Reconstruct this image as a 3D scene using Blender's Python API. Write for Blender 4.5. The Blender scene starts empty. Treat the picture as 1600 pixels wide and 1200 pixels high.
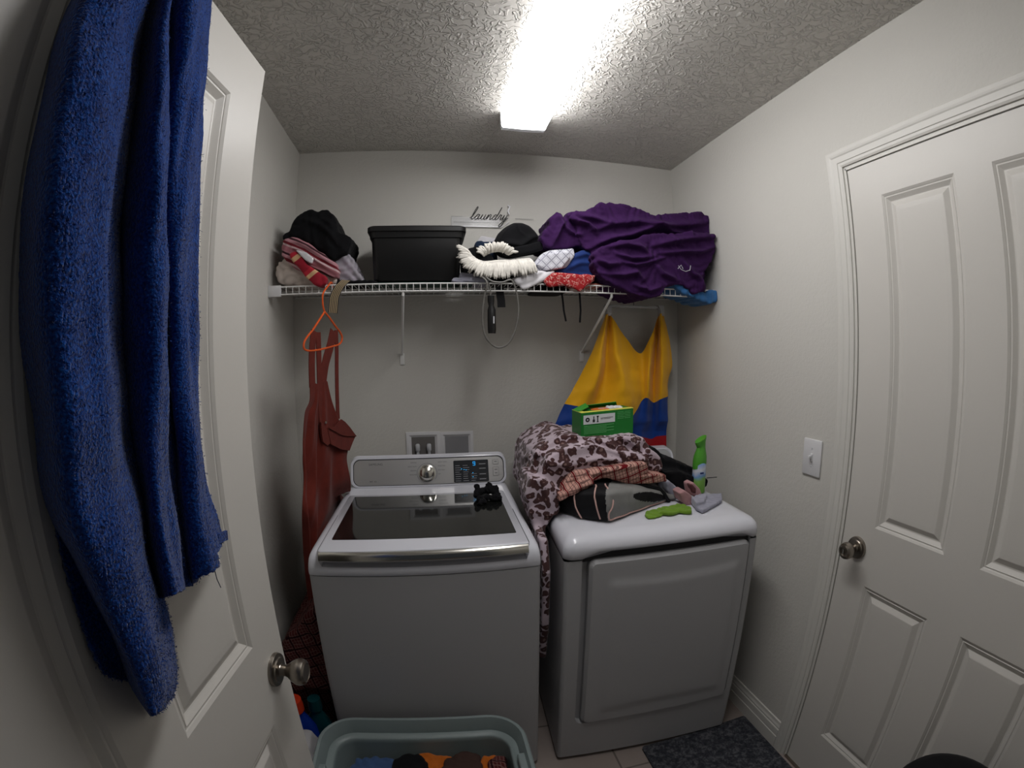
import bpy, bmesh, math, random
import numpy as np
from mathutils import Vector, Matrix, Euler

random.seed(7)
SC = bpy.context.scene
COL = SC.collection

# ------------------------------------------------------------------ camera (wide fisheye action camera)
cam_data = bpy.data.cameras.new('camera')
cam = bpy.data.objects.new('camera', cam_data); COL.objects.link(cam)
cam_data.type = 'PANO'
cam_data.panorama_type = 'FISHEYE_LENS_POLYNOMIAL'
cam_data.sensor_fit = 'HORIZONTAL'
cam_data.sensor_width = 36.0; cam_data.sensor_height = 27.0
cam_data.fisheye_fov = math.radians(180)
cam_data.fisheye_polynomial_k0 = 0.0
cam_data.fisheye_polynomial_k1 = -6.17010194e-02
cam_data.fisheye_polynomial_k2 = 9.16127121e-06
cam_data.fisheye_polynomial_k3 = 1.50497522e-05
cam_data.fisheye_polynomial_k4 = -2.30643152e-07
cam_data.clip_start = 0.01
_R = Vector((0.98514112, -0.17134655, -0.01171919)); _U = Vector((0.02325361, 0.06546505, 0.99758388)); _F = Vector((0.17016536, 0.98303341, -0.06847674))
cam.matrix_world = Matrix(((_R.x, _U.x, -_F.x, 0.61565), (_R.y, _U.y, -_F.y, -2.03301), (_R.z, _U.z, -_F.z, 1.48614), (0, 0, 0, 1)))
SC.camera = cam

# ------------------------------------------------------------------ world, exposure
world = bpy.data.worlds.new('world'); SC.world = world; world.use_nodes = True
world.node_tree.nodes['Background'].inputs[0].default_value = (0.80, 0.88, 1.0, 1)
world.node_tree.nodes['Background'].inputs[1].default_value = 0.03
SC.view_settings.view_transform = 'Standard'
SC.view_settings.look = 'None'
SC.view_settings.gamma = 1.0
SC.view_settings.use_curve_mapping = False
SC.view_settings.exposure = 0.0
LAMP = 15.0            # strength of the fluorescent ceiling fixture's lens

W, H = 1.801, 2.416    # room width and ceiling height
YF = -2.075            # inner face of the wall with the doorway

# ------------------------------------------------------------------ materials
def S(c):              # sRGB 0-255 to linear
    return tuple(((v/255.0)/12.92 if v/255.0 <= 0.04045 else ((v/255.0+0.055)/1.055)**2.4) for v in c) + (1.0,)

def mat(name, color, rough=0.6, metal=0.0, spec=0.5, coat=0.0, sheen=0.0, alpha=None, trans=0.0, ior=1.45, emit=None, estr=0.0):
    m = bpy.data.materials.new(name); m.use_nodes = True
    b = m.node_tree.nodes['Principled BSDF']
    b.inputs['Base Color'].default_value = color
    b.inputs['Roughness'].default_value = rough
    b.inputs['Metallic'].default_value = metal
    b.inputs['Specular IOR Level'].default_value = spec
    b.inputs['IOR'].default_value = ior
    if coat: b.inputs['Coat Weight'].default_value = coat; b.inputs['Coat Roughness'].default_value = 0.08
    if sheen: b.inputs['Sheen Weight'].default_value = sheen; b.inputs['Sheen Roughness'].default_value = 0.5
    if trans: b.inputs['Transmission Weight'].default_value = trans
    if emit: b.inputs['Emission Color'].default_value = emit; b.inputs['Emission Strength'].default_value = estr
    return m

class N:               # tiny node-building helper
    def __init__(s, m): s.m = m; s.t = m.node_tree; s.b = s.t.nodes['Principled BSDF']
    def n(s, typ, **kw):
        nd = s.t.nodes.new(typ)
        for k, v in kw.items():
            if k.startswith('i_'): nd.inputs[k[2:].replace('_', ' ')].default_value = v
            else: setattr(nd, k, v)
        return nd
    def l(s, a, b): s.t.links.new(a, b)
    def coord(s, kind='Object'): return s.n('ShaderNodeTexCoord').outputs[kind]
    def mapping(s, scale=(1, 1, 1), rot=(0, 0, 0), kind='Object'):
        mp = s.n('ShaderNodeMapping'); mp.inputs['Scale'].default_value = scale; mp.inputs['Rotation'].default_value = rot
        s.l(s.coord(kind), mp.inputs['Vector']); return mp.outputs[0]
    def ramp(s, fac, stops, interp='LINEAR'):
        r = s.n('ShaderNodeValToRGB'); r.color_ramp.interpolation = interp
        e = r.color_ramp.elements
        while len(e) > 1: e.remove(e[-1])
        e[0].position, e[0].color = stops[0][0], stops[0][1]
        for p, c in stops[1:]:
            x = e.new(p); x.color = c
        s.l(fac, r.inputs[0]); return r.outputs[0]
    def bump(s, height, strength=0.3, dist=0.01):
        b = s.n('ShaderNodeBump'); b.inputs['Strength'].default_value = strength; b.inputs['Distance'].default_value = dist
        s.l(height, b.inputs['Height']); s.l(b.outputs[0], s.b.inputs['Normal'])
    def math(s, op, a, b=None):
        n = s.n('ShaderNodeMath', operation=op)
        for i, v in enumerate((a, b)):
            if v is None: continue
            if isinstance(v, (int, float)): n.inputs[i].default_value = v
            else: s.l(v, n.inputs[i])
        return n.outputs[0]
    def mix(s, fac, a, b):
        n = s.n('ShaderNodeMix', data_type='RGBA')
        for i, v in ((0, fac), (6, a), (7, b)):
            if isinstance(v, (int, float, tuple)): n.inputs[i].default_value = v
            else: s.l(v, n.inputs[i])
        return n.outputs[2]
    def color(s, out): s.l(out, s.b.inputs['Base Color'])

def K(v): return (v, v, v, 1)

def noise_bump(m, scale, strength, dist=0.004, detail=4, kind='Object', rough=0.6):
    g = N(m); nz = g.n('ShaderNodeTexNoise'); nz.inputs['Scale'].default_value = scale; nz.inputs['Detail'].default_value = detail
    nz.inputs['Roughness'].default_value = rough
    g.l(g.coord(kind), nz.inputs['Vector']); g.bump(nz.outputs[0], strength, dist); return m

def fabric(name, color, rough=0.9, scale=260, strength=0.25, sheen=0.15, vary=0.12):
    m = mat(name, color, rough, spec=0.15, sheen=sheen)
    g = N(m)
    a = g.n('ShaderNodeTexNoise'); a.inputs['Scale'].default_value = scale; a.inputs['Detail'].default_value = 3
    b = g.n('ShaderNodeTexNoise'); b.inputs['Scale'].default_value = 38; b.inputs['Detail'].default_value = 4
    co = g.coord(); g.l(co, a.inputs['Vector']); g.l(co, b.inputs['Vector'])
    lo = tuple(c*(1-vary) for c in color[:3]) + (1,); hi = tuple(min(1, c*(1+vary)) for c in color[:3]) + (1,)
    g.color(g.ramp(b.outputs[0], [(0.3, lo), (0.7, hi)]))
    g.bump(g.math('ADD', g.math('MULTIPLY', a.outputs[0], 0.5), b.outputs[0]), strength, 0.003)
    return m

M = {}
M['wall'] = noise_bump(mat('wall_paint', S((203, 201, 195)), 0.62, spec=0.3), 75, 0.35, 0.004, 3)
def ceiling_mat():
    m = mat('ceiling_texture', S((212, 209, 203)), 0.8, spec=0.2); g = N(m)
    co = g.coord()
    wz = g.n('ShaderNodeTexNoise'); wz.inputs['Scale'].default_value = 20; wz.inputs['Detail'].default_value = 2
    g.l(co, wz.inputs['Vector'])
    mixv = g.n('ShaderNodeMix', data_type='VECTOR'); mixv.inputs[0].default_value = 0.035
    g.l(co, mixv.inputs[4]); g.l(wz.outputs[1], mixv.inputs[5])
    a = g.n('ShaderNodeTexNoise'); a.inputs['Scale'].default_value = 42; a.inputs['Detail'].default_value = 1.5; a.inputs['Distortion'].default_value = 0.6
    b = g.n('ShaderNodeTexNoise'); b.inputs['Scale'].default_value = 11; b.inputs['Detail'].default_value = 2
    g.l(mixv.outputs[1], a.inputs['Vector']); g.l(co, b.inputs['Vector'])
    # short raised ridges where the noise crosses its middle value, broken up by a second noise
    d = g.math('ABSOLUTE', g.math('SUBTRACT', a.outputs[0], 0.5))
    ridge = g.ramp(d, [(0.0, K(1)), (0.035, K(0.75)), (0.075, K(0))])
    gate = g.ramp(b.outputs[0], [(0.34, K(0.45)), (0.5, K(1))])
    h = g.math('MULTIPLY', ridge, gate)
    fine = g.n('ShaderNodeTexNoise'); fine.inputs['Scale'].default_value = 160; g.l(co, fine.inputs['Vector'])
    g.bump(g.math('ADD', h, g.math('MULTIPLY', fine.outputs[0], 0.12)), 1.0, 0.0045)
    return m
M['ceiling'] = ceiling_mat()
M['trim'] = noise_bump(mat('trim_paint', S((208, 206, 200)), 0.38, spec=0.45), 30, 0.05, 0.002, 2)
M['door'] = noise_bump(mat('door_paint', S((206, 203, 197)), 0.36, spec=0.45), 140, 0.10, 0.001, 2)
def floor_mat():
    m = mat('floor_tile', S((150, 138, 130)), 0.45); g = N(m)
    br = g.n('ShaderNodeTexBrick'); mp = g.mapping((1, 1, 1))
    g.l(mp, br.inputs['Vector']); br.inputs['Scale'].default_value = 1.0
    br.inputs['Brick Width'].default_value = 0.60; br.inputs['Row Height'].default_value = 0.30; br.inputs['Mortar Size'].default_value = 0.004
    br.inputs['Color1'].default_value = S((160, 148, 142)); br.inputs['Color2'].default_value = S((148, 137, 131)); br.inputs['Mortar'].default_value = S((96, 88, 84))
    nz = g.n('ShaderNodeTexNoise'); nz.inputs['Scale'].default_value = 9; nz.inputs['Detail'].default_value = 6
    g.l(mp, nz.inputs['Vector'])
    g.color(g.mix(g.math('MULTIPLY', nz.outputs[0], 0.45), br.outputs[0], S((120, 108, 102))))
    return m
M['floor'] = floor_mat()
M['white_enamel'] = mat('white_enamel', S((212, 213, 221)), 0.22, spec=0.5, coat=0.3)
M['shaded_white_panel'] = noise_bump(mat('white_steel_with_shade', S((170, 170, 172)), 0.42, spec=0.4), 300, 0.05, 0.001, 2)  # white steel, colour darkened to carry the shade on the machine fronts
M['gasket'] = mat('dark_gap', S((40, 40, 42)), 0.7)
M['glass_dark'] = mat('dark_glass', S((22, 23, 22)), 0.06, spec=0.5, coat=0.2)
M['chrome'] = mat('chrome', S((205, 203, 196)), 0.16, metal=1.0)
M['nickel'] = noise_bump(mat('brushed_nickel', S((150, 143, 134)), 0.28, metal=1.0), 400, 0.04, 0.001, 2)
def silver_mat():
    m = mat('silver_fascia', S((196, 195, 194)), 0.38, metal=0.85); g = N(m)
    nz = g.n('ShaderNodeTexNoise'); nz.inputs['Scale'].default_value = 6; g.l(g.mapping((1, 60, 60)), nz.inputs['Vector'])
    g.bump(nz.outputs[0], 0.04, 0.001); return m
M['silver'] = silver_mat()
M['black_plastic'] = noise_bump(mat('black_plastic', S((14, 14, 15)), 0.45), 500, 0.1, 0.001, 2)
M['display'] = mat('display_black', S((46, 48, 52)), 0.25)
M['ink'] = mat('grey_ink', S((96, 97, 100)), 0.6)
M['ink_dark'] = mat('dark_ink', S((38, 38, 40)), 0.6)
M['ink_light'] = mat('light_ink', S((190, 192, 196)), 0.5)
M['led'] = mat('blue_led', S((40, 190, 240)), 0.5, emit=S((20, 150, 225)), estr=0.9)
M['white_plastic'] = mat('white_plastic', S((214, 214, 216)), 0.35)
M['wire'] = mat('white_vinyl_wire', S((226, 226, 224)), 0.35, spec=0.5)
M['lens'] = mat('lamp_lens', (0.9, 0.9, 0.9, 1), 0.4, emit=(1.0, 0.985, 0.985, 1), estr=LAMP)
M['lens_dim'] = mat('lamp_lens_side', (0.9, 0.9, 0.9, 1), 0.4, emit=(1.0, 0.985, 0.985, 1), estr=LAMP*0.3)
M['lens_mid'] = mat('lamp_lens_far_side', (0.9, 0.9, 0.9, 1), 0.4, emit=(1.0, 0.985, 0.985, 1), estr=LAMP*1.0)
M['endcap'] = mat('lamp_end_cap', S((240, 242, 244)), 0.35, trans=0.12)
M['lamp_pan'] = mat('lamp_pan', S((225, 225, 222)), 0.4)

# ------------------------------------------------------------------ object helpers
def empty(name, loc=(0, 0, 0), rz=0.0):
    o = bpy.data.objects.new(name, None); COL.objects.link(o)
    o.empty_display_size = 0.05; o.location = loc; o.rotation_euler = (0, 0, rz)
    return o
def tag(o, label=None, cat=None, group=None, kind=None):
    if label: o['label'] = label
    if cat: o['category'] = cat
    if group: o['group'] = group
    if kind: o['kind'] = kind
    return o
def frame(o):
    return Matrix.Translation(o.location) @ o.rotation_euler.to_matrix().to_4x4()
def root_frame(o):
    f = frame(o)
    while o.parent: o = o.parent; f = frame(o) @ f
    return f

class MB:
    """collects geometry; build() links it as ONE mesh object"""
    def __init__(s): s.v = []; s.f = []; s.m = []; s.cur = 0
    def add(s, verts, faces):
        k = len(s.v); s.v += [tuple(map(float, p)) for p in verts]
        s.f += [tuple(k+i for i in f) for f in faces]; s.m += [s.cur]*len(faces); return s
    def slot(s, i): s.cur = i; return s
    def box(s, x0, x1, y0, y1, z0, z1):
        v = [(x, y, z) for x in (x0, x1) for y in (y0, y1) for z in (z0, z1)]
        return s.add(v, [(0, 1, 3, 2), (4, 6, 7, 5), (0, 4, 5, 1), (2, 3, 7, 6), (0, 2, 6, 4), (1, 5, 7, 3)])
    def rbox(s, x0, x1, y0, y1, z0, z1, r=0.004, seg=2, M4=None):
        bm = bmesh.new(); bmesh.ops.create_cube(bm, size=1)
        for v in bm.verts:
            v.co = Vector(((x0+x1)/2+v.co.x*(x1-x0), (y0+y1)/2+v.co.y*(y1-y0), (z0+z1)/2+v.co.z*(z1-z0)))
        bmesh.ops.bevel(bm, geom=bm.edges[:]+bm.verts[:], offset=r, segments=seg, profile=0.5, affect='EDGES')
        if M4 is not None: bm.transform(M4)
        bm.verts.index_update()
        s.add([v.co for v in bm.verts], [[v.index for v in f.verts] for f in bm.faces]); bm.free(); return s
    def rings(s, R, caps=True, closed=True):
        n = len(R[0]); v = [p for r in R for p in r]; f = []
        for i in range(len(R)-1):
            for j in range(n if closed else n-1):
                a, b = i*n+j, i*n+(j+1) % n
                f.append((a, b, b+n, a+n))
        if caps and closed:
            f.append(tuple(range(n))[::-1]); f.append(tuple((len(R)-1)*n+j for j in range(n)))
        return s.add(v, f)
    def grid(s, G):    # G: (n,m,3) array, open sheet
        return s.rings([list(map(tuple, r)) for r in G], caps=False, closed=False)
    def tube(s, pts, r, n=8, caps=True, closed=False):
        P = [Vector(p) for p in pts]; R = []
        rr = r if isinstance(r, (list, tuple)) else [r]*len(P)
        up = None
        for i, p in enumerate(P):
            if closed: t = P[(i+1) % len(P)]-P[i-1]
            else: t = P[min(i+1, len(P)-1)]-P[max(i-1, 0)]
            t.normalize()
            if up is None: up = t.orthogonal().normalized()
            up = (up - t*up.dot(t))
            up = up.normalized() if up.length > 1e-6 else t.orthogonal().normalized()
            sd = t.cross(up)
            R.append([tuple(p+(up*math.cos(a)+sd*math.sin(a))*rr[i]) for a in [2*math.pi*k/n for k in range(n)]])
        if closed: R.append(R[0]); return s.rings(R, caps=False)
        return s.rings(R, caps=caps)
    def ribbon(s, pts, wdir, w, th=0.0015):   # strap: flat section along a path
        P = [Vector(p) for p in pts]; R = []
        for i, p in enumerate(P):
            t = (P[min(i+1, len(P)-1)]-P[max(i-1, 0)]).normalized()
            wd = Vector(wdir[i] if isinstance(wdir, list) else wdir); wd = (wd-t*wd.dot(t)).normalized(); nn = t.cross(wd)
            ww = w[i] if isinstance(w, (list, tuple)) else w
            R.append([tuple(p+wd*a*ww/2+nn*b*th/2) for a, b in ((-1, -1), (1, -1), (1, 1), (-1, 1))])
        return s.rings(R)
    def lathe(s, prof, origin, axis=(0, 0, 1), n=32):   # prof: (radius, height)
        A = Vector(axis).normalized(); X = A.orthogonal().normalized(); Y = A.cross(X); O = Vector(origin)
        R = [[tuple(O+A*h+(X*math.cos(t)+Y*math.sin(t))*max(r, 1e-5)) for t in [2*math.pi*k/n for k in range(n)]] for r, h in prof]
        return s.rings(R)
    def prism(s, outline, y0, y1, plane='xz'):
        def P(a, b, c): return (a, c, b) if plane == 'xz' else ((c, a, b) if plane == 'yz' else (a, b, c))
        return s.rings([[P(a, b, y0) for a, b in outline], [P(a, b, y1) for a, b in outline]])
    def build(s, name, mats, parent=None, smooth=True, world=True, auto=35, loc=None):
        me = bpy.data.meshes.new(name)
        V = s.v
        if parent is not None and world:
            inv = root_frame(parent).inverted(); V = [inv @ Vector(p) for p in V]
        me.from_pydata([tuple(p) for p in V], [], s.f); me.validate(clean_customdata=False)
        for m in (mats if isinstance(mats, (list, tuple)) else [mats]): me.materials.append(m)
        if len(me.polygons) == len(s.m): me.polygons.foreach_set('material_index', s.m)
        bm = bmesh.new(); bm.from_mesh(me)
        bmesh.ops.recalc_face_normals(bm, faces=bm.faces[:]); bm.to_mesh(me); bm.free()
        o = bpy.data.objects.new(name, me); COL.objects.link(o)
        if parent is not None: o.parent = parent
        if loc is not None:
            for v in me.vertices: v.co -= Vector(loc)
            o.location = loc
        if smooth:
            me.polygons.foreach_set('use_smooth', [True]*len(me.polygons))
            if auto: me.set_sharp_from_angle(angle=math.radians(auto))
        return o

def rrect(x0, x1, z0, z1, r, seg=6):
    out = []
    for cx, cz, a0 in ((x1-r, z1-r, 0), (x0+r, z1-r, 90), (x0+r, z0+r, 180), (x1-r, z0+r, 270)):
        for k in range(seg+1):
            a = math.radians(a0+90*k/seg); out.append((cx+r*math.cos(a), cz+r*math.sin(a)))
    return out

def text(body, name, mt, M4, size, parent=None, extrude=0.0003, align='CENTER'):
    cu = bpy.data.curves.new(name, 'FONT'); cu.body = body; cu.size = size; cu.extrude = extrude
    cu.align_x = align; cu.align_y = 'CENTER'
    tmp = bpy.data.objects.new(name, cu); COL.objects.link(tmp)
    dg = bpy.context.evaluated_depsgraph_get(); me = bpy.data.meshes.new_from_object(tmp.evaluated_get(dg))
    bpy.data.objects.remove(tmp); bpy.data.curves.remove(cu)
    me.transform((root_frame(parent).inverted() if parent else Matrix()) @ M4)
    me.materials.clear(); me.materials.append(mt)
    o = bpy.data.objects.new(name, me); COL.objects.link(o)
    if parent: o.parent = parent
    return o

# ------------------------------------------------------------------ the setting
def struct(name, mb, m, smooth=False, parent=None):
    o = mb.build(name, m, parent, smooth=smooth)
    if parent is None: o['kind'] = 'structure'
    return o
struct('floor', MB().box(-0.12, W+0.12, -3.3, 0.12, -0.08, 0.0), M['floor'])
struct('ceiling', MB().box(-0.12, W+0.12, YF-0.12, 0.12, H, H+0.1), M['ceiling'])
struct('wall_back', MB().box(-0.12, W+0.12, 0.0, 0.12, 0, H), M['wall'])
struct('wall_left', MB().box(-0.12, 0.0, YF-0.12, 0, 0, H), M['wall'])
DY0, DY1, DZ = -1.084, -1.908, 2.043     # right door opening
struct('wall_right', MB().box(W, W+0.12, DY0, 0, 0, H).box(W, W+0.12, YF-0.12, DY1, 0, H).box(W, W+0.12, DY1, DY0, DZ, H), M['wall'])
OX0, OX1 = 0.185, 1.020                   # doorway the camera looks through
struct('wall_front', MB().box(-0.12, OX0, YF-0.12, YF, 0, H).box(OX1, W+0.12, YF-0.12, YF, 0, H).box(OX0, OX1, YF-0.12, YF, DZ+0.01, H), M['wall'])

def casing_profile():   # (offset outwards from the opening, projection from wall)
    return [(0.006, 0), (0.006, 0.008), (0.012, 0.011), (0.020, 0.011), (0.022, 0.014), (0.028, 0.0145), (0.040, 0.0145),
            (0.044, 0.017), (0.050, 0.0185), (0.060, 0.0185), (0.063, 0.016), (0.063, 0)]
def casing_right():
    R = []
    for (y, z, sy, sz) in ((DY0, 0, 1, 0), (DY0, DZ, 1, 1), (DY1, DZ, -1, 1), (DY1, 0, -1, 0)):
        R.append([(W-p*0.72, y+sy*o, z+sz*o) for o, p in casing_profile()])
    return MB().rings(R)
struct('trim_1', casing_right(), M['trim'])
# jamb lining of the right door opening
struct('trim_2', MB().box(W-0.001, W+0.12, DY0-0.004, DY0+0.012, 0, DZ).box(W-0.001, W+0.12, DY1-0.012, DY1+0.004, 0, DZ).box(W-0.001, W+0.12, DY1, DY0, DZ-0.006, DZ+0.012)
       .box(W+0.055, W+0.075, DY0-0.02, DY0-0.004, 0, DZ-0.02), M['trim'])
# doorway jamb round the camera
struct('trim_3', MB().box(OX0-0.012, OX0+0.008, YF-0.121, YF+0.001, 0, DZ+0.01).box(OX1-0.008, OX1+0.012, YF-0.121, YF+0.001, 0, DZ+0.01).box(OX0, OX1, YF-0.121, YF+0.001, DZ, DZ+0.012), M['trim'])

BP = [(0, 0), (0.014, 0), (0.0145, 0.055), (0.012, 0.058), (0.0125, 0.062), (0.012, 0.088), (0.009, 0.092), (0.0095, 0.098), (0.006, 0.108), (0.005, 0.120), (0, 0.122)]
struct('baseboard_right', MB().rings([[(W-p, y, z) for p, z in BP] for y in (DY0+0.063, 0)]), M['trim'])
struct('baseboard_back', MB().rings([[(x, -p, z) for p, z in BP] for x in (0, W)]), M['trim'])
struct('baseboard_left', MB().rings([[(p, y, z) for p, z in BP] for y in (YF, 0)]), M['trim'])
struct('trim_4', MB().box(W-0.004, W+0.12, DY1, DY0, 0.0, 0.012), M['nickel'])   # threshold strip

# ---- four-panel moulded doors. local frame: u along the door from the free edge, z up, n out of the face
def door_leaf(width, height, cols, rows, P):
    """P(u,z,n) -> world. moulded front face with sunk ogee panels, plain back."""
    mb = MB(); th = 0.035
    us = sorted({0, width} | {c for a in cols for c in a}); zs = sorted({0.008, height} | {c for a in rows for c in a})
    def inpanel(u, z):
        return any(a < u < b for a, b in cols) and any(a < z < b for a, b in rows)
    for i in range(len(us)-1):
        for j in range(len(zs)-1):
            if inpanel((us[i]+us[i+1])/2, (zs[j]+zs[j+1])/2): continue
            mb.add([P(us[i], zs[j], 0), P(us[i+1], zs[j], 0), P(us[i+1], zs[j+1], 0), P(us[i], zs[j+1], 0)], [(0, 1, 2, 3)])
    prof = [(0, 0), (0.006, -0.0035), (0.0075, -0.0050), (0.010, -0.0052), (0.0115, -0.0040), (0.021, -0.0105), (0.0235, -0.0120), (0.027, -0.0120), (0.029, -0.0108), (0.041, -0.0040), (0.043, -0.0034), (0.055, -0.0030)]
    for a, b in cols:
        for c, d in rows:
            R = [[P(a+o, c+o, n), P(b-o, c+o, n), P(b-o, d-o, n), P(a+o, d-o, n)] for o, n in prof]
            mb.rings(R, caps=False); mb.add(R[-1], [(0, 1, 2, 3)])
    c4 = [(0, 0.008), (width, 0.008), (width, height), (0, height)]
    for k in range(4):
        (a, b), (c, d) = c4[k], c4[(k+1) % 4]
        mb.add([P(a, b, 0), P(c, d, 0), P(c, d, -th), P(a, b, -th)], [(0, 1, 2, 3)])
    mb.add([P(a, b, -th) for a, b in c4], [(0, 1, 2, 3)])
    return mb
ROWS = [(0.215, 0.808), (0.992, 1.930)]
def knob_parts(base, axis, parent, keyed):
    rose = MB().lathe([(0.0, 0.0), (0.0345, 0.0), (0.0345, 0.004), (0.033, 0.008), (0.026, 0.0095), (0.024, 0.012), (0.013, 0.014), (0.012, 0.016), (0, 0.016)], base, axis, 40)
    rose.build('rosette', M['nickel'], parent)
    if keyed:
        pr = [(0, 0.012), (0.012, 0.012), (0.011, 0.026), (0.013, 0.031), (0.020, 0.036), (0.0255, 0.045), (0.026, 0.053), (0.0235, 0.060), (0.016, 0.064), (0.013, 0.0635), (0.012, 0.061), (0, 0.061)]
    else:
        pr = [(0, 0.012), (0.0125, 0.012), (0.0115, 0.024), (0.014, 0.030), (0.021, 0.038), (0.0265, 0.049), (0.027, 0.056), (0.0245, 0.0635), (0.019, 0.067), (0.0175, 0.0655), (0, 0.0650)]
    kb = MB().lathe(pr, base, axis, 40).build('knob', M['nickel'], parent)
    if keyed:
        A = Vector(axis)
        b = Vector(base)+A*0.062
        MB().box(b.x-0.005, b.x+0.003, b.y-0.0022, b.y+0.0022, b.z-0.008, b.z+0.008).build('turn_button', M['chrome'], kb)

# right door (closed, in the right wall)
d1 = tag(empty('door_1', (W, DY0-0.004, 0)), kind='structure')
RD = lambda u, z, n: (W+0.003-n, DY0-0.006-u, z)
door_leaf(0.812, 2.034, [(0.114, 0.352), (0.460, 0.698)], ROWS, RD).build('door_leaf', M['door'], d1, smooth=False)
knob_parts(RD(0.062, 0.914, 0), (-1, 0, 0), d1, True)

# left door (standing open beside the camera)
LE = Vector((0.2803, -1.2206, 0)); LA = 0.0983
ldir = Vector((-math.sin(LA), -math.cos(LA), 0)); lnor = Vector((math.cos(LA), -math.sin(LA), 0))
LD = lambda u, z, n: tuple(LE+ldir*u+lnor*n+Vector((0, 0, z)))
hinge = LE+ldir*0.81
d2 = tag(empty('door_2', tuple(hinge), 0), kind='structure')
door_leaf(0.81, 2.045, [(0.112, 0.348), (0.466, 0.700)], [(0.215, 0.798), (0.984, 1.932)], LD).build('door_leaf', M['door'], d2, smooth=False)
knob_parts(LD(0.052, 0.891, 0), tuple(lnor), d2, False)
mb = MB()
for z in (0.25, 1.05, 1.80): mb.tube([LD(0.812, z-0.045, 0.004), LD(0.812, z+0.045, 0.004)], 0.006, 10)
mb.build('hinge', M['nickel'], d2)
MB().box(0, 0.003, 0, 0, 0, 0)

# ------------------------------------------------------------------ ceiling fixture (its lens is the room's lamp)
lx0, lx1, ly0, ly1 = 0.868, 1.046, -0.372, -1.592
t = tag(empty('ceiling_light', ((lx0+lx1)/2, (ly0+ly1)/2, H)), 'long white fluorescent wraparound fixture glowing on the textured ceiling', 'ceiling light')
sec = [(lx0, H-0.004), (lx0+0.003, H-0.060), (lx0+0.008, H-0.069), ((lx0+lx1)/2, H-0.072), (lx1-0.008, H-0.069), (lx1-0.003, H-0.060), (lx1, H-0.004)]
mb = MB(); yy0, yy1 = ly0-0.022, ly1+0.022
for i in range(6):
    mb.slot({0: 1, 5: 2}.get(i, 0)); (xa, za), (xb, zb) = sec[i], sec[i+1]
    mb.add([(xa, yy0, za), (xb, yy0, zb), (xb, yy1, zb), (xa, yy1, za)], [(0, 1, 2, 3)])
mb.build('diffuser', [M['lens'], M['lens_dim'], M['lens_mid']], t, smooth=False)
def cap(ya, yb):
    return MB().rings([[(x+(0.001 if x < 0.95 else -0.001)*-1, y, z-0.001) for x, z in sec] for y in (ya, yb)])
cap(ly0, ly0-0.022).build('end_cap', M['endcap'], t); cap(ly1, ly1+0.022).build('end_cap', M['endcap'], t)
MB().box(lx0+0.004, lx1-0.004, ly1+0.003, ly0-0.003, H-0.004, H).build('mounting_pan', M['lamp_pan'], t)

# ------------------------------------------------------------------ light switch on the right wall
def plate(name, yc, zc, w, h, parent): 
    return MB().rbox(W-0.007, W, yc-w/2, yc+w/2, zc-h/2, zc+h/2, 0.003, 2).build(name, M['white_plastic'], parent)
t = tag(empty('light_switch', (W, -0.923, 1.146)), 'white toggle light switch on the right wall beside the door', 'light switch')
plate('cover_plate', -0.923, 1.146, 0.082, 0.120, t)
MB().rbox(W-0.010, W-0.004, -0.923-0.006, -0.923+0.006, 1.146-0.013, 1.146+0.013, 0.001, 1).build('toggle_surround', M['white_plastic'], t)
MB().rbox(W-0.022, W-0.006, -0.923-0.004, -0.923+0.004, 1.142, 1.154, 0.0015, 2, None).build('toggle', M['white_plastic'], t)
for dz in (-0.030, 0.030): MB().lathe([(0, 0), (0.003, 0), (0.003, 0.001), (0, 0.0012)], (W-0.007, -0.923, 1.146+dz), (-1, 0, 0), 12).build('screw', M['ink_light'], t)

# ------------------------------------------------------------------ recessed laundry box behind the washer
t = tag(empty('laundry_box', (0.640, 0, 1.05)), 'twin white recessed washer outlet box on the back wall above the washer', 'outlet box')
def ringframe(mb, x0, x1, z0, z1, i):
    R = [[(x0, 0, z0), (x1, 0, z0), (x1, 0, z1), (x0, 0, z1)], [(x0, -0.006, z0), (x1, -0.006, z0), (x1, -0.006, z1), (x0, -0.006, z1)],
         [(x0+i*.55, -0.009, z0+i*.55), (x1-i*.55, -0.009, z0+i*.55), (x1-i*.55, -0.009, z1-i*.55), (x0+i*.55, -0.009, z1-i*.55)],
         [(x0+i, -0.003, z0+i), (x1-i, -0.003, z0+i), (x1-i, -0.003, z1-i), (x0+i, -0.003, z1-i)]]
    mb.rings(R, caps=False)
mb = MB(); ringframe(mb, 0.490, 0.640, 0.985, 1.142, 0.023); ringframe(mb, 0.640, 0.788, 0.985, 1.139, 0.022)
mb.build('frame', M['white_plastic'], t, auto=20)
M['box_dark'] = mat('valve_box_inside', S((105, 102, 100)), 0.6)
M['box_grey'] = mat('drain_box_cover', S((138, 138, 141)), 0.5)
MB().box(0.513, 0.617, -0.0030, -0.0015, 1.008, 1.119).build('valve_recess', M['box_dark'], t)
MB().box(0.662, 0.766, -0.0042, -0.0020, 1.007, 1.117).build('drain_cover', M['box_grey'], t)
for x in (0.540, 0.590):
    mb = MB().tube([(x, -0.012, 1.01), (x, -0.014, 1.055)], 0.0065, 10).tube([(x, -0.014, 1.055), (x, -0.014, 1.062), (x, -0.014, 1.085), (x, -0.014, 1.09)], [0.006, 0.0105, 0.0105, 0.007], 12)
    mb.tube([(x, -0.014, 1.035), (x, -0.002, 1.035)], 0.004, 8)
    mb.build('valve', M['ink_light'], t)

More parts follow.
